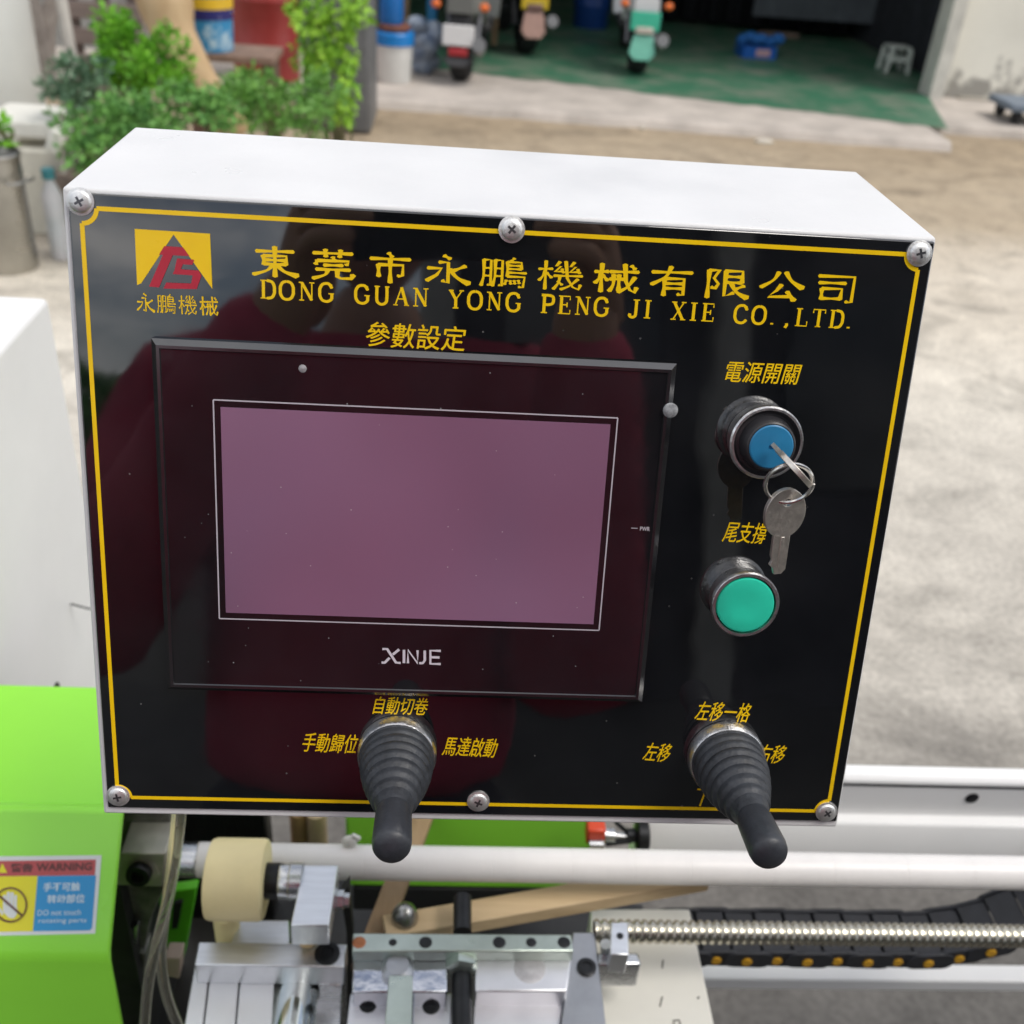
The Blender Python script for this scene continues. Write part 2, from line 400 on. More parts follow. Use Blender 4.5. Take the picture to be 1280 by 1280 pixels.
# yellow border line with concave corners round the screws
SCRW = [P(98, 252, .003), P(640, 287, .003), P(1152, 317, .003), P(146, 998, .003), P(598, 1005, .003), P(1035, 1018, .003)]
uL = (P(104, 270)[0] + P(146, 985)[0]) / 2; uR = (P(1146, 335)[0] + P(1036, 1005)[0]) / 2
vT = (P(400, 276)[1] + P(900, 305)[1]) / 2; vB = (P(300, 999)[1] + P(800, 1008)[1]) / 2
YEL = yellow()
b = MB(); lw = .00168; rc = .0056; g = .0056
def strip(pts, wd, z=.0006, m=None):
    N = len(pts); V = []
    for i, p in enumerate(pts):
        p = Vector(p); d = (Vector(pts[min(i + 1, N - 1)]) - Vector(pts[max(i - 1, 0)])).normalized(); n = Vector((-d.y, d.x)) * wd / 2
        V += [(p.x + n.x, p.y + n.y, z), (p.x - n.x, p.y - n.y, z)]
    b.faces(V, [(2 * i, 2 * i + 1, 2 * i + 3, 2 * i + 2) for i in range(N - 1)], m)
def arc(cx, cy, a0, a1, r): return [(cx + math.cos(R(a0 + (a1 - a0) * t / 8)) * r, cy + math.sin(R(a0 + (a1 - a0) * t / 8)) * r) for t in range(9)]
strip([(uL + g, vT), (uR - g, vT)], lw); strip([(uL + g, vB), (uR - g, vB)], lw)
strip([(uL, vB + g), (uL, vT - g)], lw); strip([(uR, vB + g), (uR, vT - g)], lw)
strip(arc(uL, vT, 0, -90, rc), lw, .00065); strip(arc(uR, vT, 180, 270, rc), lw, .00065)
strip(arc(uL, vB, 0, 90, rc), lw, .00065); strip(arc(uR, vB, 90, 180, rc), lw, .00065)
part('border_line', b, YEL, BOX, local=True)

# six cross-head screws
def screw_head(u, v, ang):
    b = MB(); r = .0049
    b.lathe([(r * 1.0, .0005), (r * 1.04, .0009), (r * 1.03, .0012), (r * .84, .0014), (r * .79, .0019), (r * .66, .0023), (r * .4, .0026), (0, .0027)], (0, 0, 0), (0, 0, 1), 32)
    o = part('screw', b, ZINC, BOX, local=True, sharp=50); o.location = (u, v, 0); o.rotation_euler.z = ang
    c = MB()
    for a in (0, math.pi / 2):
        c.box((0, 0, .0020), (.0037, .0009, .0014), M=Matrix.Rotation(a, 3, 'Z')) if a == 0 else c.box((0, 0, .00201), (.0037, .0009, .0014), M=Matrix.Rotation(a, 3, 'Z'))
    s = part('cross_recess', c, mat('recess_metal', (.13, .13, .14), .4, metal=.9, var=.3, scale=800), o, local=True)
    return o
for (u, v), a in zip(SCRW, (.5, .9, .3, .2, 1.2, .7)): screw_head(u, v, a)

# ---- lettering
def ptext(name, body, lpx, rpx, hpx, off=.012, shear=.12, w=.0003, m=None, par=BOX, space=1.0):
    """printed caption: left and right ends and height measured in the photograph"""
    l, r = Vector(P(*lpx, w)), Vector(P(*rpx, w)); h = abs(P(lpx[0], lpx[1] - hpx / 2, w)[1] - P(lpx[0], lpx[1] + hpx / 2, w)[1])
    b = MB(); ex = (r - l).normalized() * (h * off)
    for k, (dx, dy) in enumerate(((-1, -.5), (0, .5), (1, -.5), (0, -.5)) if off > .005 else ((0, 0),)):
        o = ex * dx + Vector((-ex.y, ex.x)) * dy
        fit(b, text_mesh(body, 0, space), l + o, r + o, h, Matrix.Translation((0, 0, w + .0003 + k * .00001)), None, shear)
    return part(name, b, m or YEL, par, local=True)
b = MB()
hh = abs(P(330, 307)[1] - P(330, 346)[1])
brush_text(b, '東莞市永鵬機械有限公司', P(315, 326), P(1071, 362), hh, .80, 9.3)
part('company_name', b, YEL, BOX, local=True)
b = MB(); hh = abs(P(340, 349)[1] - P(340, 372)[1])
serif_text(b, 'DONG GUAN YONG PENG JI XIE CO.,LTD.', P(325, 361), P(1071, 400), hh)
part('company_name_latin', b, YEL, BOX, local=True)
# emblem: yellow square with a cut-out and the two slanted red letters
b = MB()
EM_RED = mat('print_red', (.50, .02, .045), .35, var=.06, scale=60)
def ep(x, y, z=.0007): u, v = P(x, y); return (u, v, z)
b.faces([ep(169, 286), ep(217.5, 293), ep(177, 354), ep(172, 356)], [(3, 2, 1, 0)], YEL)
b.faces([ep(169, 286), ep(263, 292), ep(217.5, 293)], [(2, 1, 0)], YEL)
b.faces([ep(263, 292), ep(266, 361), ep(217.5, 293)], [(2, 1, 0)], YEL)
em = part('emblem_square', b, None, BOX, local=True)
b = MB()
def quad(*q, z=.0008): b.faces([ep(x, y, z) for x, y in q], [tuple(range(len(q)))[::-1]])
quad((206, 307.5), (229.5, 309), (237.5, 320), (199.5, 318))
quad((204.5, 318), (216.5, 319), (199.5, 359), (187, 358))
quad((222, 322.8), (243.5, 324.5), (241, 331), (229, 330.2))
quad((222, 322.8), (229.2, 330.2), (226.5, 337), (219, 336.6), z=.00081)
quad((219.5, 335.8), (249, 338), (245, 344.2), (216.5, 342.4), z=.00082)
quad((241.5, 344), (249, 338), (252.5, 344.5), (246.5, 361), (239.5, 354), z=.00083)
quad((208.5, 353), (240.5, 354.2), (247, 361.2), (205, 360.4), z=.00084)
part('emblem_letters', b, EM_RED, em, local=True)
b = MB(); hh = abs(P(180, 366)[1] - P(180, 391)[1])
brush_text(b, '永鵬機械', P(171, 378), P(273, 383), hh, .86, 8.0)
part('emblem_caption', b, YEL, BOX, local=True)
ptext('screen_caption', '參數設定', (458, 417), (582, 424), 31, .008, .1)
ptext('switch_caption', '電源開關', (907, 464), (999, 468), 26, .007, .18)
ptext('button_caption', '尾支撐', (906, 664), (958, 667), 26, .007, .18)
ptext('lever_caption', '自動切卷', (468, 881), (535, 883), 22, .007, .18)
ptext('lever_caption', '手動歸位', (379, 927), (447, 930), 24, .007, .18)
ptext('lever_caption', '馬達啟動', (555, 932), (621, 935), 24, .007, .18)
ptext('lever_caption', '左移一格', (871, 888), (938, 891), 24, .007, .18)
ptext('lever_caption', '左移', (806, 939), (838, 941), 23, .007, .18)
ptext('lever_caption', '右移', (948, 941), (981, 943), 23, .007, .18)
ptext('lever_caption', '下', (868, 996), (890, 997), 22, .007, .18)

# ---- touchscreen
WZ = .0055
c0 = [P(190, 421), P(845, 453), P(800, 872), P(213, 858)]
su0 = (c0[0][0] + c0[3][0]) / 2; su1 = (c0[1][0] + c0[2][0]) / 2; sv1 = (c0[0][1] + c0[1][1]) / 2; sv0 = (c0[2][1] + c0[3][1]) / 2
BEZ = mat('screen_bezel', (.010, .010, .012), .16, var=.2, scale=80, ior=2.1)
GLASS = mat('screen_overlay', (.010, .009, .011), .05, var=.3, scale=40, ior=1.75, rvar=.5)
b = MB()
def ring(a, z0, i, z1):
    (x0, x1, y0, y1), (X0, X1, Y0, Y1) = a, i
    V = [(x0, y0, z0), (x1, y0, z0), (x1, y1, z0), (x0, y1, z0), (X0, Y0, z1), (X1, Y0, z1), (X1, Y1, z1), (X0, Y1, z1)]
    b.faces(V, [(0, 1, 5, 4), (1, 2, 6, 5), (2, 3, 7, 6), (3, 0, 4, 7)])
o1 = (su0, su1, sv0, sv1)
i_ = lambda d: (su0 + d, su1 - d, sv0 + d, sv1 - d)
ring(o1, .0004, o1, WZ - .0022); ring(o1, WZ - .0022, i_(.0022), WZ); ring(i_(.0022), WZ, i_(.0034), WZ); ring(i_(.0034), WZ, i_(.0038), WZ - .0007)
tsb = part('touchscreen', b, BEZ, BOX, local=True)
b = MB(); q = i_(.0037); b.box(((q[0] + q[1]) / 2, (q[2] + q[3]) / 2, WZ - .0015), (q[1] - q[0], q[3] - q[2], .0018))
part('overlay', b, GLASS, tsb, local=True)
zf = WZ - .0006
LCD = mat('dark_display', (.27, .155, .26), .15, var=.20, scale=6, ior=3.3, detail=2, rvar=.2)  # base colour mottled to stand in for uneven reflections on the display
a = [P(275, 510, zf), P(762, 529, zf), P(743, 780, zf), P(283, 766, zf)]
x0, x1, y1, y0 = (a[0][0] + a[3][0]) / 2, (a[1][0] + a[2][0]) / 2, (a[0][1] + a[1][1]) / 2, (a[2][1] + a[3][1]) / 2
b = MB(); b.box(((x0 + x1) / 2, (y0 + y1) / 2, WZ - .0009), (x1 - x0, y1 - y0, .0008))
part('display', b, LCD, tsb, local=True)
a = [P(266, 501, zf), P(771, 521, zf), P(750, 787, zf), P(275, 774, zf)]
x0, x1, y1, y0 = (a[0][0] + a[3][0]) / 2, (a[1][0] + a[2][0]) / 2, (a[0][1] + a[1][1]) / 2, (a[2][1] + a[3][1]) / 2
PALE = mat('print_grey', (.55, .50, .55), .4, var=.05, scale=50)
b = MB(); z = zf + .0001
for s_ in ([(x0, y0), (x1, y0)], [(x0, y1), (x1, y1)], [(x0, y0), (x0, y1)], [(x1, y0), (x1, y1)]): strip(s_, .00055, z); z += .00002
part('display_outline', b, PALE, tsb, local=True)
# maker's lettering under the display: X with an open stroke, then INJE
b = MB(); zz = zf + .0002
def up(x, y): return P(x, y, zf)
def seg(pts, wd): strip([up(*p) for p in pts], wd, zz)
SILV = mat('print_silver', (.72, .66, .72), .4, var=.05, scale=50)
hw = .0011
for pts in ([(478, 811), (484, 811), (495, 828), (501, 828.5)], [(499, 811.5), (491, 818)], [(487, 822), (481, 828), (477, 828)],
            [(505, 812), (505, 828.6)], [(510, 828.7), (510, 812.2), (522, 828.8), (522, 812.6)],
            [(531, 812.8), (531, 825), (528.5, 828.6), (524, 828.6)], [(551, 813.3), (538, 813), (538, 829.4), (551, 829.7)], [(538, 821.2), (549.5, 821.5)]):
    seg(pts, hw); zz += .00001
part('maker_lettering', b, SILV, tsb, local=True)
ptext('indicator_caption', 'PWR', (800, 660.5), (812, 661), 5, .01, 0, zf, SILV, tsb)
b = MB(); strip([up(789, 660), up(797, 660.3)], .0003, zf + .0001); part('indicator_mark', b, PALE, tsb, local=True)
# dried water drops on the screen edge and glass
DROP = mat('dust_spot', (.35, .34, .35), .5, var=.3, scale=900)
b = MB(); u, v = P(838, 513, WZ); b.lathe([(.0031, 0), (.0029, .0006), (.0018, .0011), (0, .0013)], (u, v, WZ), (0, 0, 1), 20)
part('sticky_dot', b, mat('grey_glue', (.28, .29, .30), .25, var=.5, scale=500), tsb, local=True)
b = MB(); u, v = P(378, 461, WZ); b.lathe([(.0016, 0), (.001, .0003), (0, .0004)], (u, v, zf + .0001), (0, 0, 1), 12)
for _ in range(38):
    u, v = random.uniform(su0 + .006, su1 - .006), random.uniform(sv0 + .006, sv1 - .006); r = random.uniform(.00012, .0003)
    b.lathe([(r, 0), (0, r * .4)], (u, v, zf + .00012), (0, 0, 1), 8)
part('dust_specks', b, DROP, tsb, local=True, kind='stuff')

# ---- key switch
def zs(b, k=.85):
    for q in b.bm.verts: q.co.z *= k
    return b
u, v = P(958.3, 553.8, .0118)
KS = part('key_switch', (lambda b: (b.lathe([(.0128, .0003), (.0134, .0012), (.0134, .009), (.0140, .0098), (.0149, .0115), (.0149, .0138), (.0143, .0148), (.0134, .0148)], (u, v, 0), (0, 0, 1), 48, caps=False), zs(b))[1])(MB()), CHROME, BOX, local=True)
b = MB(); b.lathe([(.0136, .0145), (.0122, .0128), (.0110, .0130), (.0105, .0170), (.0098, .0212), (.0092, .0216), (.0086, .0214)], (u, v, 0), (0, 0, 1), 48, caps=False)
part('barrel', zs(b), mat('black_plastic', (.028, .027, .030), .32, var=.15, scale=100), KS, local=True)
b = MB(); b.lathe([(.0088, .0195), (.0088, .0216), (.0083, .0221), (.0012, .0221), (.0011, .0205), (0, .0205)], (u, v, 0), (0, 0, 1), 40)
part('blue_insert', zs(b), mat('blue_plastic', (.02, .20, .40), .4, var=.08, scale=80), KS, local=True)
KU, KV = u, v
# ---- push button
u, v = P(932, 756.5, .0115)
PB = part('push_button', (lambda b: (b.lathe([(.0126, .0003), (.0131, .0012), (.0131, .0085), (.0136, .0095), (.0145, .0110), (.0145, .0130), (.0140, .0139), (.0128, .0139), (.0126, .010)], (u, v, 0), (0, 0, 1), 48, caps=False), zs(b))[1])(MB()), CHROME, BOX, local=True)
b = MB(); b.lathe([(.0122, .009), (.0122, .0132), (.0118, .0140), (.0112, .01425), (.0060, .0139), (0, .0138)], (u, v, 0), (0, 0, 1), 48)
part('green_cap', zs(b), mat('green_plastic', (.03, .66, .44), .32, var=.06, scale=60), PB, local=True)

# ---- two joysticks with ribbed rubber boots
def joystick(u, v, tx, ty, s=1.0):
    ax = Vector((tx, ty, 1)).normalized()
    b = MB(); b.lathe([(.0164, .0003), (.0172, .001), (.0172, .0062), (.0164, .0074), (.0148, .0074)], (u, v, 0), (0, 0, 1), 40, caps=False)
    j = part('joystick', b, CHROME, BOX, local=True)
    pr = [(.0160, .0060), (.0166, .0070)]; h = .0070
    for i, r in enumerate((.0159, .0156, .0150, .0140, .0127, .0111, .0095)):
        r2 = r
        pr += [(r2, h + .0005), (r2 + .0002, h + .0024), (r2 - .0003, h + .0037), (r2 - .0014, h + .0043), (r2 - .0015, h + .0048)]; h += .0048
    pr += [(.0079, h + .001), (.0069, h + .0045), (.0067, h + .006)]
    b = MB(); b.lathe(pr, (u, v, 0), ax, 48); part('rubber_boot', b, RUBBER, j, local=True, sharp=60)
    h += .004
    b = MB(); b.lathe([(.0064, h), (.0069, h + .0015), (.0073, h + .004), (.0075, h + .012), (.0077, h + .0205), (.0074, h + .0232), (.0066, h + .0248), (.0030, h + .0262), (0, h + .0264)], (u, v, 0), ax, 40)
    part('handle', b, mat('grip_plastic', (.032, .036, .044), .42, var=.18, scale=200, bump=.05, bscale=600), j, local=True, sharp=60)
    return j
u, v = P(497, 937); joystick(u, v, .02, -.03)
u, v = P(905, 943); joystick(u, v, .02, -.05)

# ================================================================== keys (they hang from the switch: things of their own)
NICK = mat('nickel_key', (.78, .73, .66), .42, metal=1, var=.15, scale=300, bump=.05, bscale=800)
def key_mesh(b, o, ux, uy, un, bow=(.0078, .0095), L=.021, bw=.0034, th=.0021, hole=(0, .0045)):
    """flat key: bow centred on o, blade running along -uy; a round hole near the top of the bow"""
    o, ux, uy, un = Vector(o), Vector(ux).normalized(), Vector(uy).normalized(), Vector(un).normalized()
    n = 40; outer = []; inner = []
    for k in range(n):
        a = 2 * math.pi * k / n
        outer.append((math.cos(a) * bow[0], math.sin(a) * bow[1])); inner.append((hole[0] + math.cos(a) * .0019, hole[1] + math.sin(a) * .0015))
    V = []
    for s in (th / 2, -th / 2):
        for lst in (outer, inner):
            V += [o + ux * x + uy * y + un * s for x, y in lst]
    fs = []
    for k in range(n):
        k2 = (k + 1) % n
        fs += [(k, k2, n + k2, n + k), (2 * n + k2, 2 * n + k, 3 * n + k, 3 * n + k2), (k2, k, 2 * n + k, 2 * n + k2), (n + k, n + k2, 3 * n + k2, 3 * n + k)]
    b.faces(V, fs)
    t2 = th * .42; y0 = -bow[1] * .86; y1 = y0 - L
    out = [(-bw, y0), (bw, y0), (bw, y1 + .002), (bw * .55, y1), (-bw * .35, y1), (-bw * .55, y1 + .0025), (-bw, y1 + .004), (-bw * .75, y1 + .006), (-bw, y1 + .008)]
    b.prism([o + ux * x + uy * y - un * t2 for x, y in out], un * 2 * t2)
    b.prism([o + ux * x + uy * y + un * t2 for x, y in [(-bw * .12, y0 - .001), (bw * .30, y0 - .001), (bw * .30, y1 + .003), (-bw * .12, y1 + .003)]], un * .0003)
# the key in the lock: seen edge on, its bow leaning down to the right
tip = L3(KU + .0002, KV + .0012, .0178)
bow = Vector(L3(*P(993, 585, .041), .041)); d = (tip - bow).normalized()
nn = d.cross(Vector(ray(975, 570))).normalized()
vn = nn; ux = d.cross(vn).normalized()
b = MB(); key_mesh(b, bow - d * .001, ux, -d, vn, bow=(.0085, .0088), L=.013, bw=.0036, hole=(0, .0050))
solo('switch_key', b, NICK, 'silver key turned in the blue lock of the switch', 'key', bevel=.0003)
# ring through both keys
rcx, rcy = P(985.5, 604, .040); rc3 = L3(rcx, rcy, .040)
b = MB(); pth = []
e1 = PM @ Vector((1, .12, .25)).normalized(); e2 = PM @ Vector((-.1, 1, .35)).normalized()
pth = [rc3 + (e1 * math.cos(t) + e2 * math.sin(t)) * .0086 + (PM @ Vector((0, 0, 1))) * (.0006 * math.sin(t / 2)) for t in [2 * math.pi * k / 48 for k in range(97)]]
pth = [p + (PM @ Vector((0, 0, 1))) * (.0011 * i / 96) for i, p in enumerate(pth)]
b.tube(pth, .00075, n=8)
solo('key_ring', b, mat('ring_steel', (.75, .73, .70), .2, metal=1, var=.1, scale=200), 'small steel split ring joining the two keys', 'key ring')
bc = L3(*P(980.5, 641, .036), .036)
dn2 = (L3(*P(970, 714, .033), .033) - bc).normalized()
face = (CAM - bc).normalized(); face = (face + Vector((.45, 0, .1))).normalized()
ux = dn2.cross(face).normalized(); fn = ux.cross(dn2).normalized()
b = MB(); key_mesh(b, bc, -ux, -dn2, fn, bow=(.0083, .0102), L=.0172, bw=.0034, hole=(.0004, .0045))
solo('spare_key', b, NICK, 'flat silver key with oval head hanging from the ring', 'key', bevel=.0003)

# ================================================================== the machine under the box
GREEN = mat('green_paint', (.31, .84, .055), .30, var=.05, scale=4, bump=.04, bscale=500, coat=.3, coatr=.15)
GREEN2 = mat('dark_green_paint', (.12, .58, .02), .4, var=.15, scale=12)
WHITE2 = mat('white_enamel', (.82, .82, .81), .42, var=.04, scale=6, bump=.03, bscale=600)
SHAFTW = mat('white_nylon', (.78, .755, .73), .34, var=.035, scale=14, stretch=(2, 1, 1), bump=.03, bscale=120)
CREAM = mat('cream_rubber', (.92, .78, .42), .5, var=.06, scale=25, bump=.06, bscale=150)
STAIN = mat('stained_steel', (.10, .10, .09), .5, metal=.45, col2=(.28, .28, .26), scale=38, th=(.35, .62), bump=.2, bscale=120)
BEIGEST = mat('oiled_steel', (.46, .44, .38), .42, metal=.6, var=.15, scale=60, bump=.05)
WOOD = mat('raw_pine', (.60, .45, .27), .65, col2=(.44, .31, .17), scale=40, stretch=(.12, 1.6, 1.6), th=(.4, .7), bump=.15, bscale=90)
WOOD2 = mat('brown_lath', (.40, .27, .16), .7, col2=(.27, .17, .10), scale=60, stretch=(1, .2, 1), bump=.1)
BLACKP = mat('black_trough', (.012, .013, .013), .55, var=.4, scale=18)

MACH = thing('roll_cutting_machine', 'bright green and white roll cutting machine with long white shaft below the control box', 'machine', (0, .60, 0))
# green hood: chamfered front, level top
prof = [(.64, 1.0), (.519, 1.0), (.512, 1.006), (.507, 1.006), (.500, .998), (.443, .940), (.440, .930), (.432, .80), (.43, .60), (.64, .60)]
xr = on(152, 1030, z=1.0).x
inn = [(.64, .996), (.520, .996), (.511, 1.001), (.509, 1.001), (.504, .996), (.447, .938), (.444, .929), (.436, .80), (.434, .60)]
b = MB(); V = [(x, y, z) for x in (-.80, xr) for y, z in prof[:9] + inn]; n_ = 9; m_ = 18
fs = []
for i in range(8): fs += [(i, i + 1, m_ + i + 1, m_ + i), (n_ + i + 1, n_ + i, m_ + n_ + i, m_ + n_ + i + 1), (m_ + i, m_ + i + 1, m_ + n_ + i + 1, m_ + n_ + i), (i + 1, i, n_ + i, n_ + i + 1)]
fs += [(0, m_, m_ + n_, n_), (8, n_ + 8, m_ + n_ + 8, m_ + 8)]
b.faces(V, fs)
HOOD = part('hood', b, GREEN, MACH, bevel=.0015, seg=2)
b = MB(); b.box((-.34, .58, .80), (.20, .10, .38)); part('inner_housing', b, BLACKP, MACH)
# warning sticker on the chamfer
sn = Vector((0, -.055, .057)); s0 = Vector((0, .500, .998)); s1 = Vector((0, .443, .940)); sdn = (s1 - s0).normalized(); nrm = Vector((1, 0, 0)).cross(-sdn).normalized()
if nrm.y > 0: nrm = -nrm
def S(px, py, h=.0004):
    v = ray(px, py); t = ((s0 + nrm * h) - CAM).dot(nrm) / v.dot(nrm); return CAM + v * t
b = MB()
def sq(pts, h, m): b.faces([S(x, y, h) for x, y in pts], [tuple(range(len(pts)))], m)
SW = mat('sticker_white', (.72, .76, .74), .4, var=.03); SR = mat('sticker_red', (.50, .085, .085), .4, var=.05); SB = mat('sticker_blue', (.02, .30, .62), .4, var=.04); SY = mat('sticker_yellow', (.80, .74, .02), .4, var=.04); SD = mat('sticker_brown', (.13, .045, .04), .5, var=.1)
sq([(-60, 1071), (127, 1069), (119, 1167), (-66, 1171)], .0004, SW)
sq([(-60, 1077), (120, 1074.5), (118.5, 1094), (-60, 1096)], .0006, SR)
sq([(-60, 1096), (47, 1095), (41, 1164), (-62, 1166)], .0006, SY)
sq([(47.3, 1095), (120, 1094.2), (115, 1160), (112, 1163), (41.3, 1164)], .0006, SB)
part('warning_sticker', b, None, HOOD)
def stext(name, body, l, r, h, m, off=.01):
    a = S(*l, .0009); c = S(*r, .0009); ex = (c - a); hv = (S(l[0], l[1] - h / 2, .0009) - S(l[0], l[1] + h / 2, .0009)).length
    X = ex.normalized(); Y = nrm.cross(X); M = Matrix((X, Y, nrm)).transposed().to_4x4(); M.translation = a
    bb = MB(); fit(bb, text_mesh(body, off), (0, 0), (ex.length, 0), hv, M)
    return part(name, bb, m, HOOD)
SPALE = mat('sticker_print', (.62, .78, .85), .4, var=.05)
stext('sticker_lettering', 'WARNING', (45, 1084), (115, 1083), 10, SD, .03)
stext('sticker_lettering', '警告', (13, 1085), (41, 1084.5), 11, SD, .05)
stext('sticker_lettering', '手不可触', (54, 1109), (100, 1108), 11, SPALE, .02)
stext('sticker_lettering', '转动部位', (59, 1124), (106, 1123), 11, SPALE, .02)
stext('sticker_lettering', 'DO not touch', (47, 1141), (101, 1140), 7, SPALE, .005)
stext('sticker_lettering', 'rotating parts', (48, 1152), (108, 1151), 7, SPALE, .005)
b = MB(); sq([(-3, 1091), (3, 1079), (9, 1091)], .0009, SY); part('sticker_triangle', b, None, HOOD)
b = MB()   # open hand in a crossed ring
hc = (13, 1131)
def disc(cx, cy, rx, ry, h, m, n=20): sq([(cx + math.cos(2 * math.pi * k / n) * rx, cy + math.sin(2 * math.pi * k / n) * ry) for k in range(n)], h, m)
sq([(4, 1133), (22, 1135), (21, 1143), (17, 1148), (11, 1147), (4, 1140)], .0008, SW)
for k, (x, y, t) in enumerate([(6, 1119, 4), (10.5, 1115, 4), (15, 1115.5, 4), (19.3, 1119, 3.6)]):
    sq([(x - t / 2, y), (x + t / 2, y), (x + t / 2 - .3, 1136), (x - t / 2 - .3, 1136)], .00082 + k * .00001, SW)
sq([(4, 1140), (-3, 1131), (-5, 1133), (3, 1145)], .00088, SW)
part('sticker_hand', b, None, HOOD)
b = MB(); pr_ = [S(hc[0] + math.cos(2 * math.pi * k / 40) * 20, hc[1] + math.sin(2 * math.pi * k / 40) * 21, .0009) for k in range(40)]
b.tube(pr_, .0007, n=4, closed=True); b.tube([S(-3, 1118, .001), S(27, 1144, .001)], .0007, n=4)
part('sticker_ring', b, SD, HOOD)

# rear beam with stepped white face
yb = [(.637, .935), (.625, .935), (.621, .931), (.621, .8895), (.612, .8885), (.610, .886), (.606, .84), (.604, .815), (.637, .815)]
b = MB(); xa = on(800, 1040, y=.61).x; b.prism([(xa, y, z) for y, z in yb], (1.2, 0, 0))
BEAM = part('rear_beam', b, WHITE2, MACH, bevel=.0015)
b = MB(); b.box((xa + .6, .6218, .9268), (1.19, .003, .0022)); part('panel_seam', b, DARKMETAL, BEAM)
c = on(1215, 998, y=.6205); b = MB(); b.lathe([(.0062, 0), (.0058, .0004), (.005, .0006), (0, .0006)], c, (0, -1, 0), 20); part('bolt_hole', b, DARKMETAL, BEAM)
for k, (px, py) in enumerate([(1262, 1060), (1268, 1052)]):
    pass
# green guard behind the shaft
gx0, gx1 = on(432, 1040, y=.63).x, on(745, 1040, y=.63).x
b = MB(); b.box(((gx0 + gx1) / 2, .66, .85), (gx1 - gx0, .06, .168)); part('rear_guard', b, GREEN, MACH, bevel=.003)
b = MB(); b.box(((gx0 + gx1) / 2 + .005, .655, .747), (gx1 - gx0, .05, .034)); part('guard_shadow', b, BLACKP, MACH, bevel=.002)  # black strip standing in for the shadow beneath the green guard
# black inner walls and trough
b = MB()
xl = on(206, 1060, y=.66).x; x2 = on(330, 1060, y=.66).x
b.box(((xl + x2) / 2, .69, .80), (x2 - xl, .02, .40))
for k in range(26): b.box((xl + (x2 - xl) * (k + .5) / 26, .678, .80), (.0016, .004, .40))
part('brush_curtain', b, BLACKP, MACH)
b = MB(); b.box((-.02, .57, .64), (.50, .26, .02)); part('chip_tray', b, mat('oily_tray', (.03, .029, .027), .45, var=.5, scale=14), MACH)
b = MB(); b.box((-.02, .60, .31), (.44, .34, .60)); part('bed', b, BLACKP, MACH, bevel=.004)
# front rail under the chain
b = MB(); y0, y1 = on(1100, 1204, z=.70).y, on(1100, 1226, z=.70).y
b.box((.62, (y0 + y1) / 2, .692), (1.0, y0 - y1, .016)); part('front_rail', b, WHITE2, MACH, bevel=.002)
b = MB()
for x in (.9, 1.1): b.box((x, .70, .41), (.06, .06, .82))
part('frame_leg', b, WHITE2, MACH, bevel=.003)

# long white shaft with fine joint lines
A = on(640, 1081, z=.92); sy, sz, sr = A.y, .92, .0134
xs = on(250, 1081, y=sy).x
b = MB(); pr = []; x = xs
for wdt in (.012, .055, .06, .048, .052, .062, .05, .045, .066, .05, .06, .055, .05, .06, .07, .2):
    pr += [(sr - .00022, x - xs), (sr, x - xs + .0004), (sr, x - xs + wdt - .0004), (sr - .00022, x - xs + wdt)]; x += wdt
b.lathe(pr, (xs, sy, sz), (1, 0, 0), 40)
SH = part('white_shaft', b, SHAFTW, MACH, sharp=12)
b = MB(); x0 = on(203, 1083, y=sy).x; x1 = on(228, 1083, y=sy).x
b.lathe([(.0122, 0), (.0129, .001), (.0129, x1 - x0), (.0135, x1 - x0), (.0135, xs - x0 - .001), (.0126, xs - x0)], (x0, sy, sz), (1, 0, 0), 32)
part('shaft_journal', b, STEEL, SH)
# stained bracket with clamp block and socket bolt
b = MB(); yb_ = .545
b.prism([on(px, py, y=yb_) for px, py in [(154, 1005), (214, 1005), (206, 1110), (188, 1150), (178, 1200), (150, 1200), (146, 1100)]], (0, .012, 0))
BRK = part('bearing_bracket', b, STAIN, MACH, bevel=.001)
b = MB(); q = [on(150, 1067, y=.515), on(207, 1067, y=.515), on(203, 1109, y=.515), on(146, 1107, y=.515)]
b.prism(q, (0, .03, 0)); CB = part('clamp_block', b, BEIGEST, BRK, bevel=.0012)
def socket_bolt(o, ax, r, h, parent, name='socket_bolt', m=None):
    b = MB(); b.lathe([(r * .96, 0), (r, h * .1), (r, h * .85), (r * .92, h), (r * .55, h), (r * .52, h * .5), (0, h * .5)], o, ax, 28); return part(name, b, m or DARKMETAL, parent)
socket_bolt(on(176, 1087, y=.515), (0, -1, .25), .0092, .009, BRK)
b = MB(); b.lathe([(.0125, 0), (.0125, .002), (.006, .002)], on(179, 1087, y=.515), (0, -1, .25), 6); part('washer', b, BEIGEST, BRK)
b = MB(); b.prism([on(px, py, y=.60) for px, py in [(190, 1118), (246, 1110), (230, 1196), (196, 1196)]], (0, .01, 0)); part('green_bracket', b, GREEN2, MACH, bevel=.001)
b = MB(); b.prism([on(px, py, y=.59) for px, py in [(217, 1130), (228, 1128), (222, 1160), (214, 1162)]], (0, .004, 0)); part('slot', b, BLACKP, MACH)
b = MB(); b.prism([on(px, py, y=.52) for px, py in [(206, 1198), (226, 1198), (224, 1224), (208, 1220)]], (0, .015, 0)); part('hose_clip', b, mat('pink_tape', (.55, .42, .36), .5), MACH, bevel=.001)
b = MB(); b.prism([on(px, py, y=.54) for px, py in [(156, 1190), (182, 1192), (180, 1222), (160, 1222)]], (0, .02, 0)); part('rusty_lug', b, STAIN, MACH, bevel=.001)
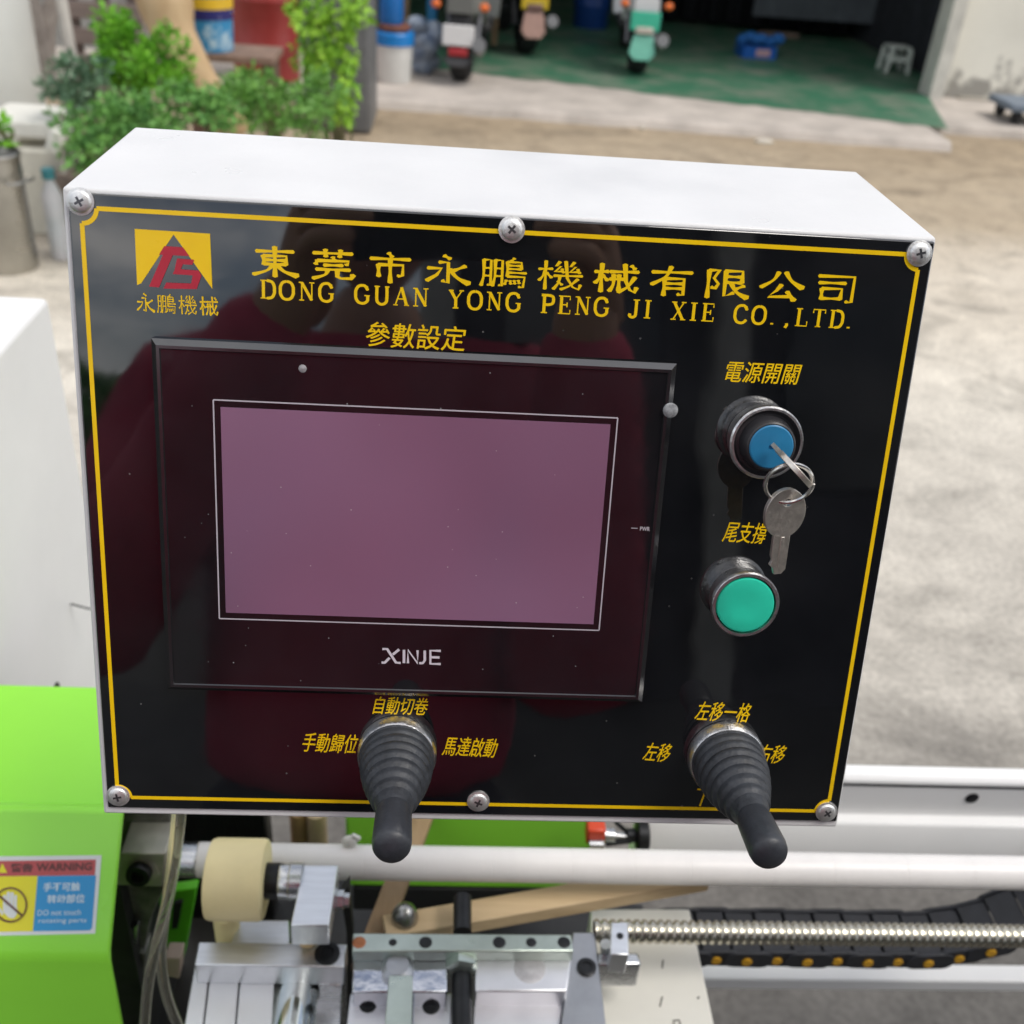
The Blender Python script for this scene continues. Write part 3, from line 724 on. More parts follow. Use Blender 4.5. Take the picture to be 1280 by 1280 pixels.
b = MB(); b.prism([on(px, py, y=.535) for px, py in [(160, 1165), (173, 1155), (171, 1183), (157, 1183)]], (0, .006, 0)); part('bright_tab', b, STEEL, MACH, bevel=.001)
b = MB(); b.prism([on(px, py, y=.60) for px, py in [(145, 1212), (210, 1220), (216, 1300), (160, 1300)]], (0, .02, 0)); part('green_frame', b, GREEN2, MACH, bevel=.002)

# ball screw: thread swept as a real helix
TH = mat('ball_screw_steel', (.58, .55, .46), .24, metal=1, var=.15, scale=80)
A = on(1000, 1167, z=.905); by, bz = A.y, .905
xs0 = on(742, 1166, y=by).x; xs1 = .75; pit = .0062; n = 20; b = MB(); V = []; fs = []; N = int((xs1 - xs0) / (pit / 12))
for i in range(N + 1):
    x = xs0 + (xs1 - xs0) * i / N
    for k in range(n):
        a = 2 * math.pi * k / n; ph = (x / pit + a / (2 * math.pi)) % 1
        r = .0088 - .0017 * max(0, math.cos(2 * math.pi * (ph - .5))) ** .7 if abs(ph - .5) < .25 else .0088
        V.append((x, by + math.cos(a) * r, bz + math.sin(a) * r))
for i in range(N):
    for k in range(n): fs.append((i * n + k, i * n + (k + 1) % n, (i + 1) * n + (k + 1) % n, (i + 1) * n + k))
b.faces(V, fs, None, True); SCREW = part('ball_screw', b, TH, MACH, sharp=70)
# its end support
b = MB(); px_prism(b, [(746, 1190), (798, 1190), (802, 1206), (744, 1206)], .905, .028); EB = part('screw_support', b, STEEL, MACH, bevel=.002)
b = MB(); px_prism(b, [(764, 1153), (785, 1152), (786, 1194), (763, 1193)], .925, .022); part('bearing_cap', b, ALU, EB, bevel=.001)
b = MB(); b.lathe([(.0026, 0), (.0026, .0005), (0, .0005)], on(775, 1170, z=.925), (0, 0, 1), 16); part('cap_hole', b, DARKMETAL, EB)
b = MB(); b.cyl(on(757, 1180, z=.915), on(757, 1190, z=.90), .004, n=12); part('bright_stud', b, STEEL, EB)

# white base plate under the screw, with scuff marks
b = MB(); px_prism(b, [(738, 1136), (862, 1136), (896, 1296), (738, 1296)], .85, .03); PL = part('base_plate', b, mat('cream_enamel', (.70, .69, .63), .42, var=.05, scale=16), MACH, bevel=.0015)
b = MB(); MK = mat('marker_ink', (.09, .085, .08), .6, var=.3, scale=300)
for p in [[(825, 1258), (828, 1246)], [(828, 1210), (829, 1200)], [(841, 1276), (849, 1275), (851, 1282)], [(842, 1278), (843, 1286)], [(872, 1248), (874, 1246)]]:
    b = MB(); b.tube([on(x, y, z=.8503) for x, y in p], .0006, n=5); part('pen_mark', b, MK, PL)

# red valve and hand knob beyond the shaft
b = MB(); c = on(744, 1038, y=.60); b.box(c, (.016, .016, .018)); part('red_valve', b, mat('red_plastic', (.62, .06, .02), .4, var=.06), MACH, bevel=.002)
b = MB(); c0_ = on(736, 1056, y=.59); b.cyl(c0_, c0_ + Vector((.012, 0, 0)), .006, n=16); part('valve_nut', b, STEEL, MACH)
b = MB(); a0 = on(755, 1044, y=.60); a1 = on(790, 1046, y=.60)
b.cyl(a0, a0.lerp(a1, .35), .007, n=16); b.cyl(a0.lerp(a1, .35), a1, .0035, n=12); part('valve_stem', b, STEEL, MACH)
b = MB(); b.tube([on(757, 1055, y=.595), on(790, 1051, y=.595)], .0022, n=8); b.tube([on(770, 1028, y=.60), on(786, 1042, y=.60)], .002, n=8); part('valve_wire', b, DARKMETAL, MACH)
b = MB(); kc = on(784, 1044, y=.60); ke = on(808, 1044, y=.60)
b.lathe([(.006, 0), (.006, .006), (.0125, .0075), (.0145, .009), (.0145, (ke - kc).length), (.012, (ke - kc).length + .0015), (0, (ke - kc).length + .0018)], kc, ke - kc, 28); part('hand_knob', b, DARKMETAL, MACH)

# the cream pinch roller on its arm
A = on(299, 1099, z=.955); rx0, rx1 = on(262, 1101, y=A.y).x, on(333, 1101, y=A.y).x
rr = .0286
b = MB(); b.lathe([(.010, 0), (rr - .004, 0), (rr - .001, .001), (rr, .004), (rr, rx1 - rx0 - .003), (rr - .001, rx1 - rx0 - .0005), (rr - .003, rx1 - rx0), (.012, rx1 - rx0), (.010, rx1 - rx0 - .002)], (rx0, A.y, A.z), (1, 0, 0), 48)
PR = part('pinch_roller', b, CREAM, MACH)
b = MB(); pc = on(336, 1101, y=A.y); pe = on(349, 1101, y=A.y); pf = on(378, 1101, y=A.y)
b.cyl(on(322, 1101, y=A.y), pe, .0128, n=28); part('black_hub', b, DARKMETAL, PR)
b = MB(); L_ = (pf - pe).length; b.lathe([(.0122, 0), (.0128, .001), (.0128, L_ * .45), (.0135, L_ * .5), (.0135, L_)], pe, (1, 0, 0), 32); part('steel_collar', b, STEEL, PR)
b = MB(); c = on(285, 1168, z=.885); b.lathe([(.0095, -.02), (.0095, .024), (.0085, .026), (0, .026)], c, (0, 0, 1), 28); part('guide_peg', b, CREAM, MACH)
b = MB(); px_prism(b, [(379, 1081), (423, 1081), (411, 1157), (363, 1157)], .962, .022); part('roller_arm', b, ALU, MACH, bevel=.001)
b = MB(); c = on(414, 1125, z=.950); b.lathe([(.0085, 0), (.0085, .004), (.0070, .0045), (.0070, .009), (.005, .0095), (.005, .013), (0, .0135)], c, (1, 0, 0), 6, smooth=False); part('hex_nut', b, STEEL, MACH)
b = MB(); b.cyl(on(388, 1176, z=.930), on(386, 1166, z=.930), .008, n=20); part('brass_pin', b, mat('brass', (.55, .42, .22), .3, metal=1, var=.15), MACH)
b = MB(); px_prism(b, [(296, 1150), (362, 1150), (362, 1182), (288, 1182)], .895, .02); part('arm_base', b, ALU, MACH, bevel=.001)
b = MB(); b.prism([on(px, py, y=.50) for px, py in [(426, 1120), (436, 1108), (441, 1170), (440, 1290), (434, 1290), (433, 1165)]], (0, .01, 0)); part('black_cover', b, BLACKP, MACH)

# ---- sliding tool carriage (aluminium): two carriages side by side
CAR = thing('roller_carriage', 'silver aluminium slide block with a round guide rod, next to green hood', 'machine carriage', (on(330, 1230, z=.88).x, .45, .80))
b = MB(); px_prism(b, [(248, 1177), (434, 1180), (430, 1209), (243, 1206)], .92, .022); part('top_plate', b, ALU, CAR, bevel=.001)
socket_bolt(on(409, 1193, z=.9195), (0, 0, 1), .0092, .002, CAR)
b = MB()
for q in ([(243, 1208), (262, 1208), (250, 1310), (226, 1310)], [(264, 1208), (300, 1208), (291, 1310), (252, 1310)], [(302, 1208), (344, 1208), (338, 1310), (293, 1310)]): px_prism(b, q, .898, .06)
part('slide_body', b, mat('white_aluminium', (.78, .79, .80), .42, metal=.7, var=.05), CAR, bevel=.0008)
b = MB(); px_prism(b, [(400, 1208), (432, 1210), (428, 1232), (398, 1230)], .90, .05); px_prism(b, [(397, 1233), (428, 1235), (424, 1310), (390, 1310)], .89, .05); part('side_block', b, STEEL, CAR, bevel=.001)
b = MB(); p0 = on(376, 1214, z=.885); b.cyl(p0, p0 + Vector((-.002, -.12, 0)), .0165, n=40); b.lathe([(.0165, 0), (.0195, 0), (.0195, .012), (.0165, .012)], p0 + Vector((0, .012, 0)), (0, -1, 0), 40); part('guide_rod', b, mat('polished_rod', (.66, .70, .68), .12, metal=1, var=.1, scale=20), CAR)
b = MB(); px_prism(b, [(345, 1208), (398, 1210), (392, 1310), (338, 1310)], .858, .03); part('rod_bed', b, STEEL, CAR)

CAR2 = thing('knife_carriage', 'bright steel knife carriage with drilled plates in the middle of the machine', 'machine carriage', (on(580, 1230, z=.9).x, .45, .80))
GS = mat('oily_green_steel', (.46, .52, .47), .30, metal=.9, var=.12, scale=30, bump=.03, bscale=200)
b = MB(); px_prism(b, [(441, 1166), (714, 1168), (717, 1189), (440, 1189)], .930, .012); TS = part('top_strip', b, GS, CAR2, bevel=.001)
for px, py, r in [(449, 1178, .0042), (491, 1178, .0026), (532, 1178, .0042), (624, 1178, .0042), (664, 1178, .0034), (705, 1178, .0042)]:
    b = MB(); b.lathe([(r * 1.15, 0), (r, .0003), (r * .9, .0004), (0, .0004)], on(px, py, z=.930), (0, 0, 1), 18)
    part('drilled_hole', b, mat('copper_plug', (.42, .16, .07), .45, metal=.6, var=.2, scale=200) if px == 449 else DARKMETAL, TS)
MIRR = mat('bright_steel', (.55, .57, .62), .10, metal=1, var=.12, scale=45, bump=.06, bscale=60)
b = MB(); px_prism(b, [(441, 1190.5), (560, 1191), (559, 1240), (440, 1240)], .918, .03); part('polished_plate', b, MIRR, CAR2, bevel=.0012)
b = MB(); px_prism(b, [(594, 1191), (716, 1192), (709, 1239), (594, 1239)], .918, .03); WPL = part('white_plate', b, mat('satin_steel', (.80, .80, .83), .35, metal=.85, var=.06, scale=30), CAR2, bevel=.0012)
b = MB(); b.lathe([(.0115, 0), (.0105, .0003), (0, .0003)], on(662, 1211, z=.918), (0, 0, 1), 26); part('ground_spot', b, mat('scuffed_steel', (.42, .41, .42), .55, metal=.8, col2=(.6, .59, .6), scale=180), WPL)
b = MB(); px_prism(b, [(438, 1241), (488, 1241), (482, 1310), (430, 1310)], .900, .04); px_prism(b, [(517, 1241), (566, 1241), (563, 1310), (514, 1310)], .900, .04); px_prism(b, [(592, 1241), (707, 1241), (696, 1310), (590, 1310)], .900, .04); part('lower_plate', b, mat('satin_steel', 0), CAR2, bevel=.0012)
for px, py in [(460, 1256), (539, 1258)]: socket_bolt(on(px, py, z=.8995), (0, 0, 1), .0064, .0012, CAR2)
b = MB(); px_prism(b, [(716, 1165), (744, 1165), (761, 1310), (698, 1310)], .908, .03); part('side_plate', b, mat('grey_steel', (.36, .37, .39), .35, metal=.9, var=.12, scale=30), CAR2, bevel=.001)
socket_bolt(on(733, 1210, z=.9078), (0, 0, 1), .0072, .0022, CAR2)
b = MB(); px_prism(b, [(486, 1219), (516, 1219), (514, 1310), (479, 1310)], .926, .006); part('scraper_bar', b, GS, CAR2, bevel=.0006)
b = MB(); b.lathe([(.0115, 0), (.0115, .004), (.008, .007), (0, .0075)], on(497, 1213, z=.918), (0, 0, 1), 24); part('round_head', b, mat('grey_steel', 0), CAR2)
r0 = on(578, 1122, z=.912); r0b = on(578, 1166, z=.912); r1 = on(577, 1212, z=.912); r2 = on(577, 1310, z=.912)
b = MB(); b.cyl(r0, r0b, .0070, n=20); part('black_rod', b, DARKMETAL, CAR2); b = MB(); b.cyl(r1, r2, .0070, n=20); part('black_rod', b, DARKMETAL, CAR2)
b = MB(); b.lathe([(.0125, 0), (.0125, .009), (.009, .0105), (.0072, .0105)], on(578, 1199, z=.916), (0, -1, 0), 6, smooth=False); part('hex_nut', b, GS, CAR2)
b = MB(); b.ball(on(506, 1147, z=.895), (.0105, .0105, .014)); b.cyl(on(506, 1150, z=.885), on(506, 1150, z=.86), .0105); part('domed_nut', b, mat('dull_dome', (.40, .40, .39), .32, metal=1, var=.15), CAR2)

# ================================================================== loose things on the machine
b = MB(); a0, a1 = on(560, 1163, z=.893), on(900, 1103, z=.893); d = a1 - a0; ang = math.atan2(d.y, d.x)
c = (a0 + a1) / 2; b.box(c + d.normalized() * -.03 + Vector((0, .013, -.006)), (d.length + .04, .020, .014), M=Matrix.Rotation(ang, 3, 'Z'))
solo('wooden_plank', b, WOOD, 'long pale wooden plank lying slantwise under the white shaft', 'plank', bevel=.001)
b = MB(); a0, a1 = on(470, 1172, z=.875), on(530, 1015, z=.875); d = (a1 - a0); ang = math.atan2(d.y, d.x)
b.box((a0 + a1) / 2, (d.length + .06, .019, .008), M=Matrix.Rotation(ang, 3, 'Z'))
solo('wooden_lath', b, WOOD2, 'narrow brown lath crossing under the white shaft beside the joystick grip', 'wood strip', bevel=.0008)
for i, (px, lab) in enumerate([(374, 'darker tan wooden post stub behind the white shaft'), (397, 'pale wooden post stub behind the white shaft, right of the darker one')]):
    b = MB(); c = on(px, 1050, y=.72); r = .0085 if i == 0 else .0105
    b.lathe([(r, -.75), (r * 1.02, -.3), (r, .04), (r * .9, .043), (0, .043)], c, (0, 0, 1), 16)
    solo('wooden_post', b, mat('bamboo_brown', (.33, .20, .09), .6, var=.25, scale=30) if i == 0 else mat('bamboo_pale', (.52, .38, .23), .6, var=.2, scale=30), lab, 'wooden post', group='wooden post stubs behind the shaft')
b = MB(); c = on(437, 1052, z=.937); b.ball(c, (.006, .004, .006)); b.box(c + Vector((.004, 0, .004)), (.007, .003, .006), M=Matrix.Rotation(.6, 3, 'Y'))
solo('paper_scrap', b, mat('crumpled_paper', (.66, .65, .60), .7), 'crumpled scrap of white paper resting on the shaft left of the joystick', 'paper scrap')

# clear hoses
HOSE = mat('clear_hose', (1.0, .97, .82), .04, var=.02, trans=.95, ior=1.28, scale=20)
def smooth_path(pts, n=8):
    o = []; N = len(pts)
    for i in range(N - 1):
        a, b_, c, e = pts[max(i - 1, 0)], pts[i], pts[i + 1], pts[min(i + 2, N - 1)]
        for k in range(n):
            t = k / n; o.append(.5 * ((2 * b_) + (c - a) * t + (2 * a - 5 * b_ + 4 * c - e) * t * t + (3 * b_ - a - 3 * c + e) * t ** 3))
    return o + [pts[-1]]
for lab, pts in (('clear plastic hose hanging straight down beside the green hood', [(228, 975, .455), (224, 1030, .455), (214, 1105, .45), (196, 1180, .445), (184, 1240, .44), (178, 1330, .43)]),
                 ('clear plastic hose that curves to the right beside the silver slide block', [(226, 975, .463), (221, 1030, .463), (212, 1105, .46), (203, 1165, .455), (202, 1210, .45), (212, 1255, .445), (236, 1310, .44)])):
    b = MB(); b.tube(smooth_path([on(x, y, y=d) for x, y, d in pts]), .0038, n=14)
    solo('hose', b, HOSE, lab, 'hose', group='clear hoses beside the hood')

# cable chain
CH = thing('cable_chain', 'black cable drag chain with yellow dots below the ball screw', 'cable chain', (.3, .53, .78))
CHP = mat('chain_plastic', (.022, .024, .030), .42, var=.25, scale=90, bump=.05, bscale=300)
cz0 = on(1100, 1203, y=.528).z; yfar = on(1100, 1150, z=cz0).y
CHY = mat('yellow_plug', (.72, .38, .02), .45, var=.15, scale=300)
xq = [on(895 + 38 * k, 1203, y=.528).x for k in range(-1, 8)]
pt = (xq[-1] - xq[0]) / 8
pos = [(x, cz0, 0.) for x in xq]
a_ = [12, 24, 36, 44, 62, 85]; cx_, cz_ = xq[-1], cz0
pos[-1] = (cx_, cz_, R(4))
for a in a_:
    cx_ += math.cos(R(a)) * pt; cz_ += math.sin(R(a)) * pt; pos.append((cx_, cz_, R(a)))
def link(i, x, z, a):
    M = Matrix.Translation((x, 0, z)) @ Matrix.Rotation(-a, 4, 'Y')
    b = MB()
    for yy, s in ((.528, .0035), (yfar, .0035)):
        pts = []
        for k in range(9): t = R(-90 + 180 * k / 8); pts.append((pt * .50 + math.cos(t) * .0100, math.sin(t) * .0100))
        for k in range(9): t = R(90 + 180 * k / 8); pts.append((-pt * .42 + math.cos(t) * .0092, math.sin(t) * .0092))
        off = .0012 if i % 2 else 0
        b.prism([M @ Vector((px, yy + off, pz)) for px, pz in pts], (0, s, 0))
    for dz in (.0070, -.0070): 
        hx = pt * .46; q = [Vector((-hx, .53, dz - .001)), Vector((hx, .53, dz - .001)), Vector((hx, .001 + yfar, dz - .001)), Vector((-hx, .001 + yfar, dz - .001))]
        b.prism([M @ p for p in q], (M.to_3x3() @ Vector((0, 0, .002))))
    o = part('chain_link', b, CHP, CH, bevel=.0008)
    c = MB(); c.lathe([(.0046, 0), (.0046, .0009), (.004, .0014), (0, .0014)], M @ Vector((0, .528 + (.0012 if i % 2 else 0), -.001)), (0, -1, 0), 16); part('yellow_dot', c, CHY, o)
for i, p in enumerate(pos): link(i, *p)

# ================================================================== white cabinet beside the hood
b = MB(); zc = 1.226; b.box((-.36 - .35, .63 + .135, zc / 2), (.70, .27, zc)); CABT = thing('machine_cabinet', 'plain white steel cabinet standing behind the green hood at left', 'cabinet', (-.71, .765, 0))
CAB = part('cabinet_body', b, WHITE2, CABT, bevel=.005, seg=3)
b = MB(); c = on(70.5, 866, x=-.3598); b.lathe([(.0105, 0), (.009, .0006), (0, .0006)], c, (1, 0, 0), 24); o = part('cable_hole', b, DARKMETAL, CABT)
b = MB(); b.tube([on(89, 755, x=-.359), on(104, 759, x=-.345), on(125, 764, x=-.33)], .0011, n=8); solo('wire', b, mat('grey_wire', (.16, .16, .16), .5), 'short thin grey wire poking out in front of the white cabinet', 'wire')

# ================================================================== ground, apron, garage
GR = mat('yard_concrete', (.30, .25, .195), .9, var=.3, scale=1.4, bump=.12, bscale=60)
def ground_mat():
    m = GR; t = m.node_tree; b = t.nodes['Principled BSDF']; L = t.links.new
    g = t.nodes.new('ShaderNodeNewGeometry'); sp = t.nodes.new('ShaderNodeSeparateXYZ'); L(g.outputs['Position'], sp.inputs[0])
    n = t.nodes.new('ShaderNodeTexNoise'); n.inputs['Scale'].default_value = .55; n.inputs['Detail'].default_value = 6; L(g.outputs['Position'], n.inputs['Vector'])
    a = t.nodes.new('ShaderNodeMath'); a.operation = 'MULTIPLY_ADD'; a.inputs[1].default_value = 3.2; L(n.outputs['Fac'], a.inputs[0]); L(sp.outputs['Y'], a.inputs[2])
    r = t.nodes.new('ShaderNodeValToRGB'); e = r.color_ramp.elements
    mr = t.nodes.new('ShaderNodeMapRange'); mr.inputs['From Max'].default_value = 12; L(a.outputs[0], mr.inputs['Value']); L(mr.outputs[0], r.inputs[0])
    e[0].position = .0; e[0].color = (*lin('3a3a37'), 1); e[1].position = 1; e[1].color = (*lin('988a74'), 1)
    for p, c in ((.205, '5c5a57'), (.238, '6a6763'), (.285, 'b3aea5'), (.40, 'cfc9bd'), (.53, 'c9c0b1'), (.62, 'ad9f8a'), (.74, '9f8f78')):
        x = e.new(p); x.color = (*lin(c), 1)
    n2 = t.nodes.new('ShaderNodeTexNoise'); n2.inputs['Scale'].default_value = 5.5; n2.inputs['Detail'].default_value = 9; n2.inputs['Roughness'].default_value = .68; L(g.outputs['Position'], n2.inputs['Vector'])
    r2 = t.nodes.new('ShaderNodeValToRGB'); r2.color_ramp.elements[0].position = .28; r2.color_ramp.elements[0].color = (.88, .87, .86, 1); r2.color_ramp.elements[1].position = .68; r2.color_ramp.elements[1].color = (1.28, 1.27, 1.25, 1)
    L(n2.outputs['Fac'], r2.inputs[0])
    mu = t.nodes.new('ShaderNodeMix'); mu.data_type = 'RGBA'; mu.blend_type = 'MULTIPLY'; mu.inputs[0].default_value = 1; L(r.outputs[0], mu.inputs[6]); L(r2.outputs[0], mu.inputs[7])
    # dark stains and worn patches of their own shape
    n4 = t.nodes.new('ShaderNodeTexNoise'); n4.inputs['Scale'].default_value = 2.1; n4.inputs['Detail'].default_value = 10; n4.inputs['Roughness'].default_value = .72; n4.inputs['Distortion'].default_value = 1.2; L(g.outputs['Position'], n4.inputs['Vector'])
    r4 = t.nodes.new('ShaderNodeValToRGB'); r4.color_ramp.elements[0].position = .36; r4.color_ramp.elements[0].color = (.50, .50, .50, 1); r4.color_ramp.elements[1].position = .50; r4.color_ramp.elements[1].color = (1, 1, 1, 1)
    L(n4.outputs['Fac'], r4.inputs[0])
    mu3 = t.nodes.new('ShaderNodeMix'); mu3.data_type = 'RGBA'; mu3.blend_type = 'MULTIPLY'; mu3.inputs[0].default_value = .6; L(mu.outputs[2], mu3.inputs[6]); L(r4.outputs[0], mu3.inputs[7])
    # hairline cracks
    dn_ = t.nodes.new('ShaderNodeTexNoise'); dn_.inputs['Scale'].default_value = 1.6; dn_.inputs['Detail'].default_value = 6; L(g.outputs['Position'], dn_.inputs['Vector'])
    vm = t.nodes.new('ShaderNodeVectorMath'); vm.operation = 'MULTIPLY_ADD'; vm.inputs[1].default_value = (.9, .9, 0); L(dn_.outputs['Color'], vm.inputs[0]); L(g.outputs['Position'], vm.inputs[2])
    vo = t.nodes.new('ShaderNodeTexVoronoi'); vo.feature = 'DISTANCE_TO_EDGE'; vo.inputs['Scale'].default_value = .38; L(vm.outputs[0], vo.inputs['Vector'])
    rc_ = t.nodes.new('ShaderNodeValToRGB'); rc_.color_ramp.elements[0].position = .002; rc_.color_ramp.elements[0].color = (.42, .40, .38, 1); rc_.color_ramp.elements[1].position = .010; rc_.color_ramp.elements[1].color = (1, 1, 1, 1); L(vo.outputs['Distance'], rc_.inputs[0])
    gn = t.nodes.new('ShaderNodeTexNoise'); gn.inputs['Scale'].default_value = 70; gn.inputs['Detail'].default_value = 4; L(g.outputs['Position'], gn.inputs['Vector'])
    gr_ = t.nodes.new('ShaderNodeValToRGB'); gr_.color_ramp.elements[0].position = .30; gr_.color_ramp.elements[0].color = (.74, .74, .74, 1); gr_.color_ramp.elements[1].position = .62; gr_.color_ramp.elements[1].color = (1.06, 1.06, 1.06, 1); L(gn.outputs['Fac'], gr_.inputs[0])
    m5 = t.nodes.new('ShaderNodeMix'); m5.data_type = 'RGBA'; m5.blend_type = 'MULTIPLY'; m5.inputs[0].default_value = .32; L(mu3.outputs[2], m5.inputs[6]); L(rc_.outputs[0], m5.inputs[7])
    m6 = t.nodes.new('ShaderNodeMix'); m6.data_type = 'RGBA'; m6.blend_type = 'MULTIPLY'; m6.inputs[0].default_value = 1; L(m5.outputs[2], m6.inputs[6]); L(gr_.outputs[0], m6.inputs[7])
    L(m6.outputs[2], b.inputs['Base Color'])
ground_mat()
def struct(name, b, m, **k):
    o = part(name, b, m, **k); o['kind'] = 'structure'; return o
b = MB(); b.faces([(-60, -60, 0), (60, -60, 0), (60, 60, 0), (-60, 60, 0)], [(0, 1, 2, 3)])
struct('ground', b, None).data.materials.append(GR)
APZ = .06
eA, eB = on(470, 134, z=0), on(1187, 189, z=0)
APR = mat('apron_concrete', (.50, .45, .40), .88, var=.22, scale=3.5, bump=.2, bscale=40)
# apron kerb: an uneven front edge, top APZ above the yard
b = MB(); N = 60; V = []
xs_ = [(-5.2 + (eB.x + 5.2) * i / N) for i in range(N + 1)]
def edge_y(x): return eA.y + (eB.y - eA.y) * (x - eA.x) / (eB.x - eA.x)
for x in xs_:
    j = random.uniform(-.018, .018); y = edge_y(x) + j
    V += [(x, y - .05, -.02), (x, y - .012, APZ * .75), (x, y + .02, APZ), (x, 9.1, APZ)]
b.faces(V, [(4 * i + k, 4 * i + 4 + k, 4 * i + 5 + k, 4 * i + 1 + k) for i in range(N) for k in range(3)])
b.faces([V[-4], V[-3], V[-2], V[-1], (V[-1][0], 9.1, -.02)], [(0, 4, 3, 2, 1)])
struct('pavement', b, APR, sharp=25)
b = MB(); N = 30; V = []
for i in range(N + 1):
    x = eB.x + .03 + 3.2 * i / N; y = on(1187, 172, z=0).y + random.uniform(-.012, .012) + .1
    V += [(x, y, -.01), (x, y + .02, .045), (x, 9.4, .05)]
b.faces(V, [(3 * i + k, 3 * i + 3 + k, 3 * i + 4 + k, 3 * i + 1 + k) for i in range(N) for k in range(2)])
struct('pavement_strip', b, APR, sharp=25)
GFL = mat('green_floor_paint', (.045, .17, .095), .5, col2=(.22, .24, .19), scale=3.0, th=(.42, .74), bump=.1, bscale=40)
g0, g1 = on(560, 88, z=APZ), on(1162, 158, z=APZ)
b = MB(); N = 50; V = []
for i in range(N + 1):
    x = -1.6 + (3.52 + 1.6) * i / N; y = g0.y + (g1.y - g0.y) * (x - g0.x) / (g1.x - g0.x) + random.uniform(-.04, .04)
    V += [(x, y, APZ + .004), (x, 13.6, APZ + .004)]
b.faces(V, [(2 * i, 2 * i + 2, 2 * i + 3, 2 * i + 1) for i in range(N)])
z_ = APZ + .005; b.faces([(3.5, V[-2][1], z_), (3.86, 9.0, z_), (4.15, 9.15, z_), (4.15, 13.6, z_), (3.5, 13.6, z_)], [(0, 1, 2, 3, 4)])
struct('garage_floor', b, GFL)
b = MB(); b.box((1.25, 11.35, APZ / 2 - .003), (5.9, 4.7, APZ)); struct('floor_slab', b, APR)

CONC = mat('grey_render', (.30, .30, .28), .85, var=.25, scale=3, bump=.1)
CRM = mat('cream_wall', (.80, .78, .69), .75, var=.06, scale=2.5, bump=.06, bscale=30)
def cream_stain():
    t = CRM.node_tree; b = t.nodes['Principled BSDF']; L = t.links.new
    g = t.nodes.new('ShaderNodeNewGeometry'); sp = t.nodes.new('ShaderNodeSeparateXYZ'); L(g.outputs['Position'], sp.inputs[0])
    n = t.nodes.new('ShaderNodeTexNoise'); n.inputs['Scale'].default_value = 7; n.inputs['Detail'].default_value = 8; L(g.outputs['Position'], n.inputs['Vector'])
    a = t.nodes.new('ShaderNodeMath'); a.operation = 'MULTIPLY_ADD'; a.inputs[1].default_value = -.75; L(n.outputs['Fac'], a.inputs[0]); L(sp.outputs['Z'], a.inputs[2])
    r = t.nodes.new('ShaderNodeValToRGB'); e = r.color_ramp.elements; e[0].position = -.0; e[0].color = (.8, .8, .8, 1); e[1].position = .12; e[1].color = (0, 0, 0, 1)
    ad = t.nodes.new('ShaderNodeMath'); ad.operation = 'ADD'; ad.inputs[1].default_value = .24; L(a.outputs[0], ad.inputs[0]); L(ad.outputs[0], r.inputs[0])
    old = b.inputs['Base Color'].links[0].from_socket
    m = t.nodes.new('ShaderNodeMix'); m.data_type = 'RGBA'; L(r.outputs[0], m.inputs[0]); L(old, m.inputs[6]); m.inputs[7].default_value = (.21, .20, .18, 1); L(m.outputs[2], b.inputs['Base Color'])
cream_stain()
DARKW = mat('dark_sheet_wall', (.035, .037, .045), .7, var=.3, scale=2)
GAR = thing('garage_building', 'open fronted garage with dark inside, green floor and cream outer wall', 'building', (1.2, 11, 0))
jb = on(1160, 124, z=.05)                                 # foot of the right jamb
b = MB(); b.box((jb.x + .06, jb.y + .12, 1.65), (.12, .24, 3.3)); part('door_jamb', b, mat('jamb_paint', (.62, .60, .54), .7, var=.15, scale=6), GAR, bevel=.008)
wy = jb.y + .14
b = MB(); b.box((jb.x + .13 + 2.2, wy + .1, 1.7), (4.4, .2, 3.4)); part('front_wall', b, CRM, GAR)
b = MB(); b.box((jb.x + 2.5, wy - .02, .045), (4.4, .06, .05)); part('wall_base', b, mat('base_concrete', (.42, .39, .33), .85, var=.2), GAR)
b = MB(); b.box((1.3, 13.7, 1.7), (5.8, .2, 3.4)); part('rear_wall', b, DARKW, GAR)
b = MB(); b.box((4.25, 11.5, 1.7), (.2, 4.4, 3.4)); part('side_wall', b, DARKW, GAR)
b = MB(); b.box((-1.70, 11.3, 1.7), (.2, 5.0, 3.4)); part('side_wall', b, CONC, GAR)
b = MB(); b.box((3.2, 11.55, 3.5), (10.4, 4.9, .16)); part('roof', b, CONC, GAR)
b = MB(); b.box((1.3, wy, 3.05), (5.8, .2, .75)); part('lintel', b, CRM, GAR)
# inside: hanging dark curtain and a paler sheet
b = MB(); V = []; N = 60
c0_ = on(860, 30, z=APZ); yb0 = 12.0
for i in range(N + 1):
    x = 2.0 + 2.0 * i / N; y = yb0 - .25 * (i / N) + .05 * math.sin(i * .9) + .03 * math.sin(i * 2.3)
    V += [(x, y, APZ + .05), (x, y, 2.6), ]
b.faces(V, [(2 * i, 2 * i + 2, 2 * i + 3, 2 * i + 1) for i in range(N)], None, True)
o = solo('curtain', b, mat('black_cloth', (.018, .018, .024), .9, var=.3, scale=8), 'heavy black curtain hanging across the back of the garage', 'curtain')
so = o.modifiers.new('solid', 'SOLIDIFY'); so.thickness = .01
b = MB(); q = on(1022, 25, y=11.4)
for k in range(14): b.box((q.x - .62 + .088 * k, 11.42 + (.012 if k % 2 else 0), .62), (.09, .03, .72))
solo('corrugated_sheet', b, mat('blue_grey_sheet', (.10, .115, .13), .6, var=.2, scale=6), 'grey corrugated metal sheet leaning low in front of the black curtain', 'metal sheet')

